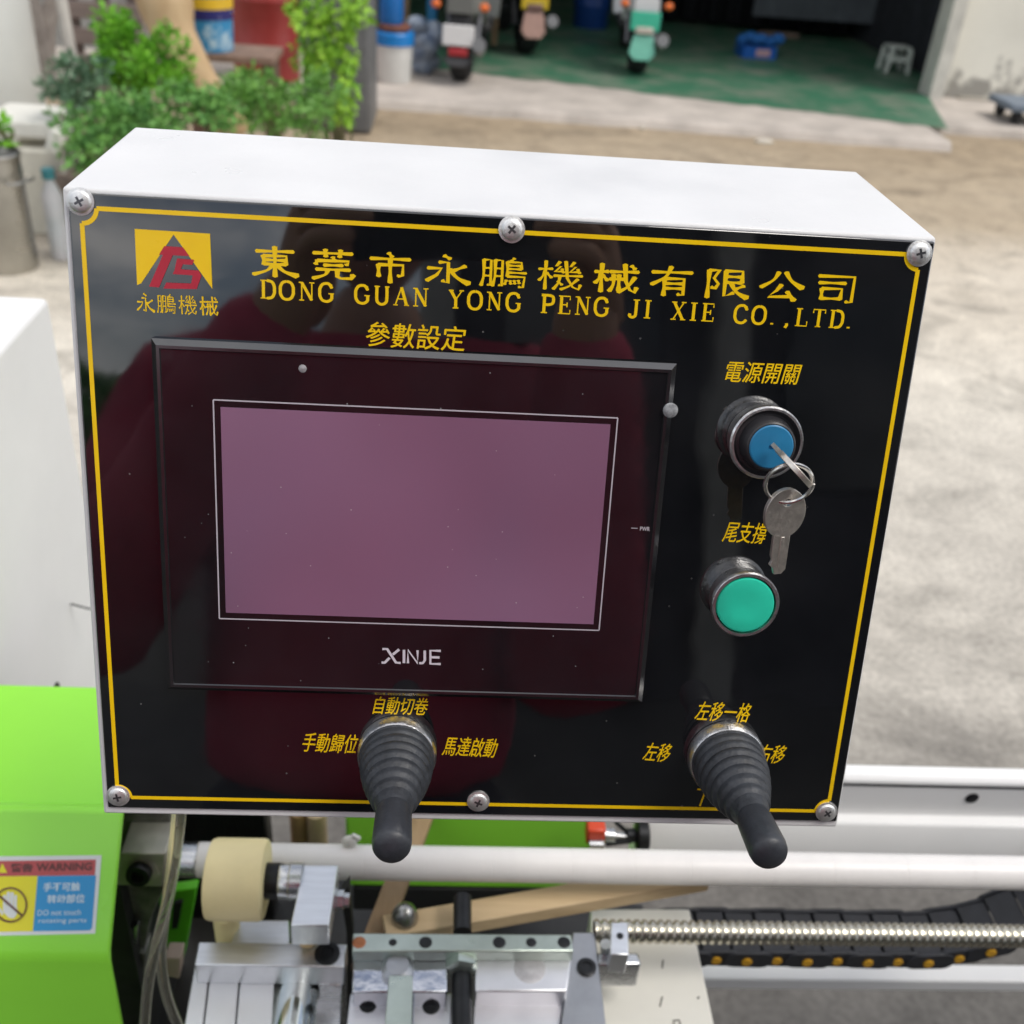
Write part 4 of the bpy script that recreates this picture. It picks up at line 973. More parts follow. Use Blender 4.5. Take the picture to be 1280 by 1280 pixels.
# ================================================================== two-wheelers parked at the garage
TYRE = mat('tyre_rubber', (.018, .018, .019), .75, var=.3, scale=40)
def scooter(loc, rz, label, body, plate, flap, box_col=None, lamp=(.5, .02, .03), s=1.0, flap_z=(.20, .36), plate_z=.445):
    root = thing('scooter', label, 'scooter', loc, group='scooters parked at the garage')
    BODY = mat('scooter_paint_%02x%02x%02x' % tuple(int(255 * c) for c in body), body, .35, var=.05); BLK = mat('scooter_black', (.02, .02, .022), .5, var=.2)
    Mw = Matrix.Translation(Vector(loc)) @ Matrix.Rotation(rz, 4, 'Z') @ Matrix.Scale(s, 4)
    def pp(name, b, m, parent=root, bevel=0.):
        b.bm.transform(Mw); return part(name, b, m, parent, bevel=bevel)
    for nm, y in (('rear_wheel', 0.22), ('front_wheel', 1.42)):
        b = MB(); rW = .215
        b.lathe([(rW - .075, -.055), (rW - .035, -.075), (rW - .01, -.055), (rW, -.02), (rW, .02), (rW - .01, .055), (rW - .035, .075), (rW - .075, .055)], (0, y, rW), (1, 0, 0), 36, caps=False)
        wh = pp(nm, b, TYRE)
        b = MB(); b.lathe([(.03, -.05), (.035, -.03), (rW - .078, -.034), (rW - .07, -.036), (rW - .07, .036), (rW - .078, .034), (.035, .03), (.03, .05)], (0, y, rW), (1, 0, 0), 24); pp('rim', b, mat('scooter_rim', (.22, .22, .23), .4, metal=.8), wh)
    b = MB()  # tail body: tapered shell over the rear wheel
    prof = [(-.02, .50, .07), (.05, .46, .10), (.25, .45, .135), (.55, .47, .15), (.70, .40, .14), (.78, .30, .12)]
    V = []; fs = []
    for y, zb, hw in prof:
        V += [(-hw, y, zb), (-hw * .9, y, zb + .16), (-hw * .55, y, zb + .24), (hw * .55, y, zb + .24), (hw * .9, y, zb + .16), (hw, y, zb)]
    for i in range(len(prof) - 1):
        for k in range(6): fs.append((i * 6 + k, i * 6 + (k + 1) % 6, i * 6 + 6 + (k + 1) % 6, i * 6 + 6 + k))
    fs += [tuple(range(6)), tuple(reversed(range(len(V) - 6, len(V))))]
    b.faces(V, fs); pp('tail_body', b, BODY, bevel=.02)
    b = MB(); b.box((0, .38, .735), (.24, .66, .09)); pp('seat', b, BLK, bevel=.03)
    b = MB(); b.box((0, 1.0, .28), (.30, .46, .07)); pp('floorboard', b, BLK, bevel=.02)
    b = MB(); V = [(-.18, 1.22, .30), (.18, 1.22, .30), (.20, 1.32, .62), (.15, 1.34, .92), (-.15, 1.34, .92), (-.20, 1.32, .62)]; b.prism([Vector(p) for p in V], (0, .07, 0)); pp('leg_shield', b, BODY, bevel=.015)
    b = MB(); b.tube([(0, 1.42, .215), (0, 1.34, .70), (0, 1.28, 1.0)], .028); pp('fork', b, BLK)
    b = MB(); b.tube([(-.34, 1.18, 1.02), (-.2, 1.26, 1.03), (0, 1.28, 1.0), (.2, 1.26, 1.03), (.34, 1.18, 1.02)], .016); hb_ = pp('handlebar', b, BLK)
    for sx in (-1, 1):
        b = MB(); b.cyl((sx * .25, 1.24, 1.03), (sx * .30, 1.26, 1.2), .006, n=8); b.ball((sx * .31, 1.25, 1.24), (.06, .012, .04)); pp('mirror', b, BLK, hb_)
    b = MB(); V = [(-.085, .02, .30), (-.06, -.04, .38), (.06, -.04, .38), (.085, .02, .30), (.085, .04, .50), (-.085, .04, .50)]; b.prism([Vector(p) for p in V], (0, .03, .02)); b.box((0, -.01, .40), (.11, .03, .10)); b.box((0, -.03, .34), (.05, .05, .14)); pp('mudguard_bracket', b, BLK, bevel=.006)
    b = MB(); V = [(-.075, -.06, flap_z[1]), (.075, -.06, flap_z[1]), (.105, -.09, flap_z[0] + .05), (.06, -.10, flap_z[0]), (-.06, -.10, flap_z[0]), (-.105, -.09, flap_z[0] + .05)]
    b.prism([Vector(p) for p in V], (0, .03, .0)); fl = pp('mud_flap', b, mat('flap_%02x%02x%02x' % tuple(int(255 * c) for c in flap), flap, .45, var=.12, scale=30), bevel=.008)
    b = MB(); b.box((0, -.07, plate_z), (.225, .012, .135)); pl_ = pp('number_plate', b, mat('plate_%02x%02x%02x' % tuple(int(255 * c) for c in plate), plate, .4, var=.05), bevel=.008)
    b = MB(); b.box((0, -.06, flap_z[1] + .035), (.14, .04, .055)); pp('tail_light', b, mat('lamp_%02x%02x%02x' % tuple(int(255 * c) for c in lamp), lamp, .25, var=.1), bevel=.012)
    for sx in (-1, 1):
        b = MB(); b.ball((sx * .17, -.02, .53), (.035, .03, .028)); pp('indicator', b, mat('orange_lens', (.75, .16, .03), .3))
        b = MB(); b.tube([(sx * .10, .22, .22), (sx * .11, .34, .50)], .022); pp('shock_absorber', b, mat('scooter_rim', 0))
    b = MB(); b.tube([(.13, .30, .20), (.14, .05, .24), (.15, -.1, .30)], [.03, .045, .05]); pp('exhaust', b, mat('grey_silencer', (.20, .20, .20), .4, metal=.6))
    if box_col:
        b = MB(); b.box((0, .02, .64), (.32, .26, .22)); pp('top_box', b, mat('box_%02x%02x%02x' % tuple(int(255 * c) for c in box_col), box_col, .5, var=.08), bevel=.03)
    return root
def foot(px, py): q = on(px, py, z=APZ); return (q.x, q.y, APZ)
scooter(foot(572, 107), R(-6), 'dark grey scooter with white number plate, first from the white bucket', (.17, .175, .165), (.80, .80, .80), (.03, .03, .032), None, s=1.0, lamp=(.42, .03, .04), flap_z=(.14, .20), plate_z=.345)
scooter(foot(662, 72), R(8), 'black scooter with a yellow number plate and pale pink mud flap', (.03, .032, .036), (.72, .50, .03), (.56, .34, .28), None, lamp=(.25, .14, .12), s=1.0, flap_z=(.16, .36))
scooter(foot(797, 97), R(-4), 'white-tailed scooter with a teal green plate and mint mud flap', (.72, .72, .73), (.06, .52, .34), (.20, .55, .42), None, lamp=(.62, .55, .48), s=1.0, flap_z=(.14, .32), plate_z=.42)

# ================================================================== things standing in and before the garage
def drum(name, px, py, r, h, col, label, cat='drum', z=APZ, lid=None, rough=.4):
    q = on(px, py, z=z); c = Vector((q.x, q.y + r * .9, z))
    t = thing(name, label, cat, c); m = mat(name + '_' + ''.join('%02x' % int(255 * x) for x in col), col, rough, var=.1, scale=8)
    b = MB(); pr = [(r * .96, 0), (r, .01)]
    for k in (1, 2): pr += [(r, h * k / 3 - .02), (r * 1.03, h * k / 3 - .008), (r * 1.03, h * k / 3 + .008), (r, h * k / 3 + .02)]
    pr += [(r, h - .03), (r * 1.02, h - .02), (r * 1.02, h - .004), (r * .98, h), (r * .96, h - .015), (0, h - .015)]
    b.lathe(pr, c, (0, 0, 1), 36); part('drum_body', b, m, t)
    b = MB(); b.lathe([(.035, 0), (.035, .016), (0, .016)], c + Vector((r * .55, 0, h - .015)), (0, 0, 1), 12); part('bung', b, mat('bung', (.05, .05, .06), .5), t)
    return t
drum('plastic_drum', 739, 37, .17, .62, (.008, .05, .22), 'dark blue plastic drum standing behind the scooters')
drum('plastic_drum', 1166, 84, .20, .95, (.006, .02, .12), 'tall navy drum in shade beside the right garage jamb')
# white stool
q = on(1121, 93, z=APZ)
ST = thing('plastic_stool', 'low pale plastic stool on the green garage floor near jamb', 'stool', (q.x, q.y, APZ)); SM = mat('stool_plastic', (.62, .66, .60), .4, var=.05)
b = MB(); b.box((q.x, q.y + .12, APZ + .21), (.20, .20, .022)); part('seat', b, SM, ST, bevel=.01)
b = MB(); V = [(q.x - .095, q.y, APZ + .12), (q.x + .095, q.y, APZ + .12), (q.x + .095, q.y, APZ + .16), (q.x - .095, q.y, APZ + .16)]
for yy in (0, .23): b.prism([Vector(p) + Vector((0, yy, -.02)) for p in V], (0, .018, 0)); 
for sx in (-1, 1): b.box((q.x + sx * .09, q.y + .12, APZ + .12), (.016, .20, .035))
part('apron', b, SM, ST, bevel=.003)
for sx in (-1, 1):
    for sy_ in (0, 1):
        b = MB(); b.prism([Vector((q.x + sx * .08 - .022, q.y + .01 + .2 * sy_, APZ + .20)), Vector((q.x + sx * .08 + .022, q.y + .01 + .2 * sy_, APZ + .20)), Vector((q.x + sx * .10 + .018, q.y + .01 + .2 * sy_, APZ)), Vector((q.x + sx * .10 - .018, q.y + .01 + .2 * sy_, APZ))], (0, .03, 0)); part('leg', b, SM, ST, bevel=.004)
# blue crate with red label lying on the floor
q = on(948, 74, z=APZ); CR = thing('plastic_crate', 'low blue plastic crate with cloth in it on the garage floor', 'crate', (q.x, q.y, APZ)); BM_ = mat('blue_crate', (.01, .12, .48), .4, var=.1)
b = MB(); w2, d2, h2 = .16, .12, .10
for sx in (-1, 1): b.box((q.x + sx * w2, q.y + .16, APZ + h2 / 2), (.014, 2 * d2, h2))
for sy_ in (0, 1): b.box((q.x, q.y + .32 * sy_, APZ + h2 / 2), (2 * w2 - .02, .014, h2))
b.box((q.x, q.y + .16, APZ + .008), (2 * w2 - .02, .30, .012)); part('crate_body', b, BM_, CR, bevel=.003)
b = MB(); b.box((q.x + .03, q.y - .0105, APZ + .055), (.13, .004, .06)); part('crate_tag', b, mat('pink_tag', (.55, .35, .38), .5), CR)
b = MB()
for k in range(7): b.ball((q.x - .12 + .05 * k, q.y + .15 + random.uniform(-.05, .05), APZ + .12 + random.uniform(0, .05)), (.07, .07, .05), n=10, k=7)
solo('blue_cloth', b, mat('blue_rag', (.02, .14, .42), .8, var=.3, scale=40, bump=.3), 'crumpled blue cloth heaped in the blue crate', 'cloth')
q = on(972, 47, z=APZ); b = MB(); b.box((q.x, q.y, APZ + .03), (.42, .06, .05)); solo('timber_offcut', b, mat('grey_timber', (.22, .16, .12), .8, var=.2), 'short dull timber offcut on the floor behind the blue crate', 'timber', bevel=.004)
# posts
q = on(539, 52, z=APZ); b = MB(); b.cyl((q.x, q.y, APZ), (q.x, q.y, 3.4), .045, n=16); b.lathe([(.09, 0), (.09, .015), (.05, .02)], (q.x, q.y, APZ), (0, 0, 1), 20); solo('blue_post', b, mat('blue_paint', (.03, .20, .42), .5, var=.15, scale=8), 'thin light blue post left of the dark grey scooter', 'post')
for px, py, lab in ((507, 40, 'thin tan timber prop beside the blue lidded bucket'), (617, 62, 'thin tan timber prop between the dark grey and black scooters')):
    q = on(px, py, z=APZ); b = MB(); b.box((q.x, q.y, 1.2), (.055, .05, 2.2)); solo('timber_prop', b, mat('tan_timber', (.36, .24, .14), .7, var=.2), lab, 'post', bevel=.004)
# white bucket with blue lid, and a brown tub with a blue bottle stacked on it
q = on(491, 106, z=APZ); c = Vector((q.x, q.y + .13, APZ)); BK = thing('bucket', 'white bucket with bright blue lid left of the dark grey scooter', 'bucket', c)
b = MB(); b.lathe([(.115, 0), (.12, .01), (.13, .25), (.137, .255), (.137, .275), (.125, .275)], c, (0, 0, 1), 32); part('bucket_body', b, mat('white_plastic', (.72, .72, .69), .4, var=.06), BK)
b = MB(); b.lathe([(.141, .252), (.143, .325), (.135, .335), (0, .335)], c, (0, 0, 1), 32); part('lid', b, mat('blue_lid', (.01, .22, .62), .35, var=.06), BK)
b = MB(); b.lathe([(.10, .336), (.112, .35), (.115, .375), (.10, .38), (0, .38)], c, (0, 0, 1), 24); solo('brown_basin', b, mat('brown_plastic', (.25, .10, .06), .5), 'shallow brown basin resting on the blue bucket lid', 'basin')
b = MB(); b.lathe([(.075, .382), (.085, .40), (.085, .56), (.04, .62), (.03, .66), (0, .66)], c + Vector((-.02, 0, 0)), (0, 0, 1), 24); solo('blue_bottle', b, mat('blue_bottle', (.01, .16, .50), .3, var=.1), 'blue bottle standing in the brown basin', 'bottle')
# plastic bag heap
q = on(527, 96, z=APZ); b = MB()
for k in range(9): b.ball((q.x + random.uniform(-.10, .10), q.y + .1 + random.uniform(-.05, .08), APZ + .05 + .035 * k), (.085, .07, .07), n=9, k=6)
solo('plastic_bag', b, mat('pale_bag', (.44, .50, .56), .35, col2=(.10, .16, .28), scale=12, bump=.6, bscale=20), 'pale crumpled plastic bag heap beside the white bucket', 'bag')
# litter by the kerb
for k, (px, py, lab) in enumerate(((955, 177, 'small white paper scrap at the foot of the kerb'), (803, 160, 'tiny pale stone on the kerb line'))):
    q = on(px, py, z=.01); b = MB(); b.ball(q, (.07, .035, .018) if k == 0 else (.022, .02, .02), n=8, k=5); solo('litter', b, mat('pale_scrap', (.62, .58, .50), .8), lab, 'litter')
# trolley at the right edge
q = on(1285, 158, z=.05); TR = thing('hand_trolley', 'blue grey flat hand trolley at the right edge by the cream wall', 'trolley', (q.x, q.y, 0))
b = MB(); b.box((q.x + .16, q.y + .2, .17), (.66, .42, .05)); part('deck', b, mat('slate_paint', (.16, .20, .25), .5, var=.1), TR, bevel=.01)
for sx in (-1, 1):
    for sy_ in (0, 1):
        b = MB(); b.lathe([(.05, -.02), (.055, 0), (.05, .02)], (q.x + .16 + sx * .24, q.y + .06 + .28 * sy_, .105), (1, 0, 0), 18); part('wheel', b, TYRE, TR)

# ================================================================== plants and clutter at the upper left
LEAFS = {}
def leaf_mat(name, c, c2):
    m = mat(name, c, .55, col2=c2, scale=16.0, th=(.34, .68), detail=3)
    m.node_tree.nodes['Principled BSDF'].inputs['Subsurface Weight'].default_value = 0
    return m
def leaves(b, c, r, n, size, droop=.0, rnd=random, fill=.55):
    c = Vector(c)
    for _ in range(n):
        d = Vector((rnd.gauss(0, 1), rnd.gauss(0, 1), rnd.gauss(0, 1))).normalized(); rad = fill + (1 - fill) * rnd.random() ** .6
        p = c + Vector((d.x * r[0], d.y * r[1], d.z * r[2])) * rad
        u = (d + Vector((rnd.uniform(-.8, .8), rnd.uniform(-.8, .8), rnd.uniform(-.5, .9) - droop))).normalized(); v = u.orthogonal().normalized()
        v = Matrix.Rotation(rnd.uniform(0, 6.28), 3, u) @ v; nn = u.cross(v); s = size * rnd.uniform(.6, 1.35)
        b.faces([p, p + u * s * .5 + v * s * .27 + nn * s * .06, p + u * s + nn * s * -.05, p + u * s * .5 - v * s * .27 + nn * s * .06], [(0, 1, 2, 3)])
def shrub(name, label, cat, base, clumps, n, size, m, stems=5, droop=0., pot=None, group=None):
    t = thing(name, label, cat, base, group=group); base = Vector(base)
    b = MB()
    for c, r in clumps:
        tot = int(n * r[0] * r[2] * 60); leaves(b, c, [k_ * .8 for k_ in r], tot // 4, size, droop, fill=.2)
        for _ in range(7):
            d = Vector((random.gauss(0, 1), random.gauss(0, 1), random.gauss(0, 1))).normalized(); f_ = random.uniform(.5, 1.0); q_ = random.uniform(.28, .5)
            leaves(b, Vector(c) + Vector((d.x * r[0], d.y * r[1], d.z * r[2])) * f_, [k_ * q_ for k_ in r], tot // 9, size, droop, fill=.1)
    part('foliage', b, m, t, label=None)
    b = MB()
    for k in range(stems):
        c, r = clumps[k % len(clumps)]; e = Vector(c) + Vector((random.uniform(-.5, .5) * r[0], random.uniform(-.5, .5) * r[1], random.uniform(-.2, .5) * r[2]))
        mid = (base + e) / 2 + Vector((random.uniform(-.05, .05), random.uniform(-.05, .05), .03))
        b.tube(smooth_path([base + Vector((random.uniform(-.03, .03), random.uniform(-.03, .03), 0)), mid, e], 5), [.011 - .0007 * i for i in range(11)], n=6)
    part('stem', b, mat('green_brown_stem', (.13, .12, .06), .8, var=.2), t)
    if pot:
        b = MB(); b.lathe([(pot * .72, 0), (pot, .26), (pot * 1.06, .265), (pot * 1.06, .30), (pot * .96, .30), (pot * .94, .27), (0, .27)], base - Vector((0, 0, base.z)), (0, 0, 1), 28); part('pot', b, mat('terracotta_grey', (.24, .19, .16), .8, var=.2), t)
    return t
LG = leaf_mat('leaf_bright', (.09, .33, .015), (.24, .55, .03)); LD = leaf_mat('leaf_mid', (.06, .20, .04), (.20, .44, .09)); LB = leaf_mat('leaf_bluish', (.08, .18, .10), (.20, .32, .19)); LV = leaf_mat('leaf_vine', (.17, .40, .025), (.40, .66, .05))
def Q(px, py, y): return on(px, py, y=y)
yb1 = 4.75
def clump(px, py, y, rpx): 
    q = Q(px, py, y); s = (q - CAM).length / F; return (q, (rpx[0] * s, rpx[0] * s * .8, rpx[1] * s))
c = [clump(155, 62, yb1, (33, 38)), clump(182, 88, yb1, (44, 32)), clump(213, 62, yb1, (20, 26)), clump(137, 92, yb1, (26, 20)), clump(215, 95, yb1, (20, 20)), clump(150, 34, yb1, (14, 18))]
shrub('potted_shrub', 'bright green round shrub standing before the peeled tree trunk', 'shrub', (c[1][0].x, yb1, .27), c, 800, .030, LG, 7, pot=.20)
c = [clump(85, 95, 4.6, (30, 24)), clump(100, 118, 4.55, (26, 16)), clump(118, 88, 4.6, (15, 14))]
shrub('potted_shrub', 'dull bluish green shrub beside the white column', 'shrub', (c[0][0].x + .05, 4.6, .27), c, 560, .034, LB, 6, pot=.18)
c = [clump(118, 165, 4.2, (34, 26)), clump(150, 140, 4.3, (45, 22)), clump(200, 135, 4.3, (50, 20)), clump(255, 140, 4.3, (45, 20)), clump(240, 118, 4.4, (30, 16)), clump(100, 195, 4.1, (18, 22)), clump(180, 165, 4.2, (60, 20)), clump(80, 150, 4.2, (16, 12))]
shrub('trailing_plant', 'low spreading dark green plant behind the left end of the control box', 'plant', (c[2][0].x, 4.35, .0), c, 430, .036, LD, 9, droop=.3)
c = [clump(320, 105, 4.9, (40, 22)), clump(345, 130, 4.8, (52, 30)), clump(300, 135, 4.7, (40, 24)), clump(385, 150, 4.7, (36, 22)), clump(405, 120, 4.8, (28, 26))]
shrub('bushy_plant', 'mid green bushy plant in front of the red drum', 'plant', (c[1][0].x, 4.85, .0), c, 400, .036, leaf_mat('leaf_fresh', (.09, .25, .045), (.22, .45, .08)), 8)
c = [clump(385, 20, 5.1, (26, 26)), clump(384, 62, 5.1, (16, 26)), clump(420, 30, 5.1, (24, 30)), clump(432, 75, 5.1, (14, 28)), clump(405, 70, 5.05, (16, 24)), clump(437, 115, 5.0, (13, 20)), clump(445, 8, 5.1, (18, 20)), clump(430, 145, 4.95, (14, 16))]
shrub('climbing_vine', 'yellow green climbing vine hanging over the dark bin', 'vine', (c[2][0].x, 5.15, .0), c, 330, .040, LV, 10, droop=.8)

# peeled tree trunk leaning
p0, p1, p2 = Q(300, 170, 5.3), Q(228, 70, 5.35), Q(165, -90, 5.5)
b = MB(); s = 5.6 / F
b.tube(smooth_path([p0, p1, (p1 + p2) / 2 + Vector((.02, 0, 0)), p2], 6), [.075 + .0042 * i + .006 * math.sin(i * 1.3) for i in range(19)], n=18)
TRK = solo('tree_trunk', b, mat('peeled_trunk', (.44, .29, .15), .8, col2=(.60, .44, .26), scale=7, stretch=(2, 2, .3), bump=.3, bscale=14), 'thick peeled tan tree trunk leaning behind the bright green shrub', 'tree trunk')
# grey driftwood roots and a pale pole
b = MB(); DW = mat('grey_driftwood', (.24, .21, .19), .85, col2=(.40, .36, .33), scale=16, bump=.3)
b.tube(smooth_path([Q(62, 120, 5.9), Q(45, 50, 5.9), Q(30, -20, 5.9), Q(20, -90, 5.9)], 6), [.06] * 19, n=10)
b.tube(smooth_path([Q(62, 118, 5.9), Q(58, 40, 5.95), Q(72, -10, 6.0), Q(110, -70, 6.0)], 6), [.045] * 19, n=10)
solo('driftwood_stump', b, DW, 'grey twisted driftwood stump right of the white column', 'stump')
b = MB(); b.tube([Q(92, 85, 5.7), Q(66, -60, 5.8)], .028, n=10); solo('pale_pole', b, mat('pale_pole', (.58, .56, .52), .7, var=.15), 'pale slanting pole in front of the grey driftwood', 'pole')
# pallet of grey boards leaning on the wall
PLT = thing('wooden_pallet', 'weathered grey slatted pallet leaning behind the shrubs', 'pallet', (Q(112, 80, 6.4).x, 6.4, 0)); PM_ = mat('weathered_board', (.24, .19, .17), .85, var=.25, scale=12, stretch=(.3, 3, 3))
x0, x1 = Q(80, 60, 6.4).x, Q(182, 60, 6.4).x
for k in range(8):
    b = MB(); b.box(((x0 + x1) / 2, 6.4, .10 + .135 * k), (x1 - x0, .025, .085)); part('board', b, PM_, PLT, bevel=.004)
for x in (x0 + .05, (x0 + x1) / 2, x1 - .05):
    b = MB(); b.box((x, 6.46, .55), (.06, .09, 1.1)); part('stringer', b, PM_, PLT, bevel=.004)
# paint bucket on a plank shelf, red drum
ysh = 5.75; zs = Q(262, 62, ysh).z
SHF = thing('plank_shelf', 'rough plank shelf holding a blue and yellow paint bucket', 'shelf', (Q(285, 66, ysh).x, ysh, 0))
xa_, xb_ = Q(232, 64, ysh).x, Q(345, 64, ysh).x
b = MB(); b.box(((xa_ + xb_) / 2, ysh + .06, zs - .02), (xb_ - xa_, .34, .035)); part('plank', b, mat('brown_board', (.24, .16, .12), .8, var=.2), SHF, bevel=.004)
for x in (xa_ + .04, xb_ - .04):
    b = MB(); b.box((x, ysh + .06, (zs - .04) / 2), (.05, .26, zs - .04)); part('support', b, mat('dark_board', (.12, .07, .05), .8, var=.2), SHF, bevel=.004)
c = Vector((Q(261, 60, ysh).x, ysh + .02, zs - .002)); BU = thing('paint_bucket', 'blue, white and yellow paint bucket on the plank shelf', 'paint bucket', c); r = .128
b = MB(); b.lathe([(r * .9, 0), (r * .93, .005), (r, .25), (r * 1.04, .255), (r * 1.04, .28), (r, .28), (0, .275)], c, (0, 0, 1), 32); part('bucket_body', b, mat('bucket_blue', (.03, .26, .52), .35, col2=(.45, .62, .72), scale=9, th=(.52, .62)), BU)
b = MB(); b.lathe([(r * .99, .20), (r * 1.012, .20), (r * 1.025, .25), (r * 1.0, .25)], c, (0, 0, 1), 32, caps=False); part('yellow_band', b, mat('bucket_yellow', (.78, .50, .03), .4, var=.1), BU)
b = MB(); b.lathe([(r * .98, .15), (r * .985, .15), (r * 1.012, .199), (r * .99, .199)], c, (0, 0, 1), 32, caps=False); part('navy_band', b, mat('bucket_navy', (.02, .02, .16), .4, col2=(.6, .6, .65), scale=14, th=(.55, .6)), BU)
q = Q(335, 105, 6.2); drum('steel_drum', 329, 116, .225, .86, (.30, .035, .03), 'red steel drum with ribs standing behind the bushy plant', z=0)
# dark bin behind the vine
q = on(452, 168, z=0); c = Vector((q.x, q.y + .25, 0)); BN = thing('dustbin', 'tall dark grey dustbin behind the hanging vine', 'dustbin', c); s = (q - CAM).length / F
b = MB(); V = []
b.prism([c + Vector((x, y, 0)) for x, y in ((-.34, -.26), (.06, -.26), (.06, .26), (-.34, .26))], (0, 0, .92)); part('bin_body', b, mat('bin_plastic', (.14, .145, .15), .45, var=.3, scale=4), BN, bevel=.03)
b = MB(); b.box(c + Vector((-.14, 0, .945)), (.44, .58, .05)); part('lid', b, mat('bin_plastic', 0), BN, bevel=.02)
# rear side wall behind the clutter
b = MB(); b.box((-8.2, 8.6, 1.5), (13.0, .2, 3.0)); solo('yard_wall', b, CONC, 'grey rendered yard wall behind the pallet and red drum', 'wall')

# white column, foam boxes, steel pot
q = Q(28, 132, 5.2); r = (Q(52, 100, 5.2) - Q(2, 100, 5.2)).length / 2 * 1.25
xe = Q(50, 110, 5.2).x
b = MB(); b.lathe([(.26, 0), (.27, .02), (.27, 1.5), (.24, 1.56), (.10, 1.60), (0, 1.60)], (xe - .27, 5.2, 0), (0, 0, 1), 40)
solo('water_tank', b, mat('white_tank', (.70, .71, .68), .45, var=.06, scale=4), 'tall smooth white water tank at the upper left edge', 'tank')
FOAM = mat('white_foam', (.74, .73, .67), .8, var=.06, scale=30, bump=.2, bscale=120)
yf = 4.55
a0 = Q(12, 180, yf); a1 = Q(82, 180, yf)
b = MB(); zt = Q(40, 186, yf).z; b.box(((a0.x + a1.x) / 2 - .02, yf + .16, zt / 2), (a1.x - a0.x, .34, zt)); solo('foam_box', b, mat('cream_foam', (.62, .60, .52), .8, var=.08, scale=20, bump=.2), 'cream foam box standing on the ground behind the steel pot', 'foam box', bevel=.012)
b = MB(); z0_, z1_ = Q(40, 172, yf + .1).z, Q(40, 146, yf + .1).z
b.box((Q(20, 160, yf).x, yf + .15, (z0_ + z1_) / 2 + .012), (Q(62, 160, yf).x - Q(-25, 160, yf).x, .30, z1_ - z0_ - .004)); solo('foam_box', b, FOAM, 'white foam lid box stacked on the cream foam box', 'foam box', bevel=.02)
b = MB(); e0 = Q(74, 170, yf - .05); b.box(e0 + Vector((.015, 0, .0)), (.06, .22, .10), M=Matrix.Rotation(.5, 3, 'Y')); solo('foam_scrap', b, FOAM, 'broken white foam corner propped beside the foam boxes', 'foam piece', bevel=.012)
q = on(78, 322, z=0); c = Vector((q.x, q.y, 0)); BT = thing('water_bottle', 'clear plastic bottle with teal cap beside the control box corner', 'bottle', c); s = (q - CAM).length / F
b = MB(); r = 11 * s; H = 100 * s; b.lathe([(r * .9, 0), (r, .01), (r, H * .35), (r * .94, H * .38), (r, H * .42), (r, H * .7), (r * .45, H * .85), (r * .4, H * .90), (0, H * .90)], c, (0, 0, 1), 24); part('bottle_body', b, mat('cloudy_plastic', (.55, .60, .62), .3, col2=(.72, .70, .72), scale=9), BT)
b = MB(); b.lathe([(r * .62, H * .88), (r * .62, H * .98), (0, H * .98)], c, (0, 0, 1), 18); part('cap', b, mat('teal_cap', (.04, .24, .28), .4), BT)
q = on(8, 345, z=0); c = Vector((q.x - .015, q.y + .1, 0)); PT = thing('steel_pot', 'tall dull steel stock pot at the left edge', 'pot', c); s = 4.6 / F; r = 30 * s; H = Q(10, 200, c.y - r).z
PS = mat('dull_stainless', (.42, .41, .38), .28, metal=1, var=.2, scale=5, bump=.05)
b = MB(); b.lathe([(r * .95, 0), (r, .015), (r, H - .02), (r * 1.05, H - .015), (r * 1.06, H - .005), (r * 1.0, H), (r * .96, H - .01), (r * .95, .03), (0, .03)], c, (0, 0, 1), 40); part('pot_body', b, PS, PT)
for sx in (-1, 1):
    b = MB(); d = Vector((sx, -.45, 0)).normalized(); e = Vector((-d.y, d.x, 0)); hc_ = c + d * (r + .002) + Vector((0, 0, H * .80))
    b.tube(smooth_path([hc_ - e * .05, hc_ - e * .05 + d * .04, hc_ + e * .05 + d * .04, hc_ + e * .05], 5), .006, n=8); part('handle', b, PS, PT)
c = [clump(-6, 165, 4.2, (16, 14))]
shrub('leafy_sprig', 'few green leaves of a plant at the left edge above the pot', 'plant', (c[0][0].x, 4.25, .45), c, 300, .05, LG, 3)

# ================================================================== what stands behind the photographer (seen in the glossy panel)
b = MB(); b.box((5.05, -6.5, 4.0), (10.5, .3, 8.0)); OFF = thing('workshop_building', 'dark workshop building behind the photographer', 'building', (6.2, -6.5, 0)); part('wall', b, mat('dark_brick', (.055, .055, .06), .85, var=.3, scale=4), OFF)
for k in range(5):
    b = MB(); b.box((.9 + 2.0 * k, -6.33, 2.2), (1.1, .06, 1.4)); part('window', b, mat('dark_glass', (.02, .025, .03), .1), OFF)
b = MB(); b.box((5.05, -6.0, 8.1), (11.1, 1.6, .2)); part('roof', b, DARKW, OFF)
for k in range(6):
    b = MB(); b.box((-.1 + 2.0 * k, -6.25, 1.9), (.22, .2, 3.8)); part('column', b, CONC, OFF)
b = MB(); b.box((-9, -13, .9), (24, .25, 1.8)); solo('boundary_wall', b, CONC, 'long low grey wall far behind the photographer', 'wall')
for i, (x, y, h) in enumerate(((-9.5, -15, 4.2), (-5.8, -16, 3.0), (-2.8, -17, 3.4))):
    t = thing('broadleaf_tree', ['tall tree behind the boundary wall, farthest left', 'small tree behind the boundary wall, in the middle', 'dark tree behind the boundary wall nearest the workshop'][i], 'tree', (x, y, 0), group='trees behind the boundary wall')
    b = MB()
    for k in range(7): leaves(b, (x + random.uniform(-1, 1) * h * .22, y + random.uniform(-1, 1), h * .72 + random.uniform(-1, 1) * h * .2), (h * .2, h * .2, h * .16), 260, .28)
    part('crown', b, LD, t)
    b = MB(); b.tube([(x, y, 0), (x + .1, y, h * .4), (x, y, h * .75)], [.2, .14, .06], n=8); part('trunk', b, mat('bark', (.12, .09, .06), .9), t)

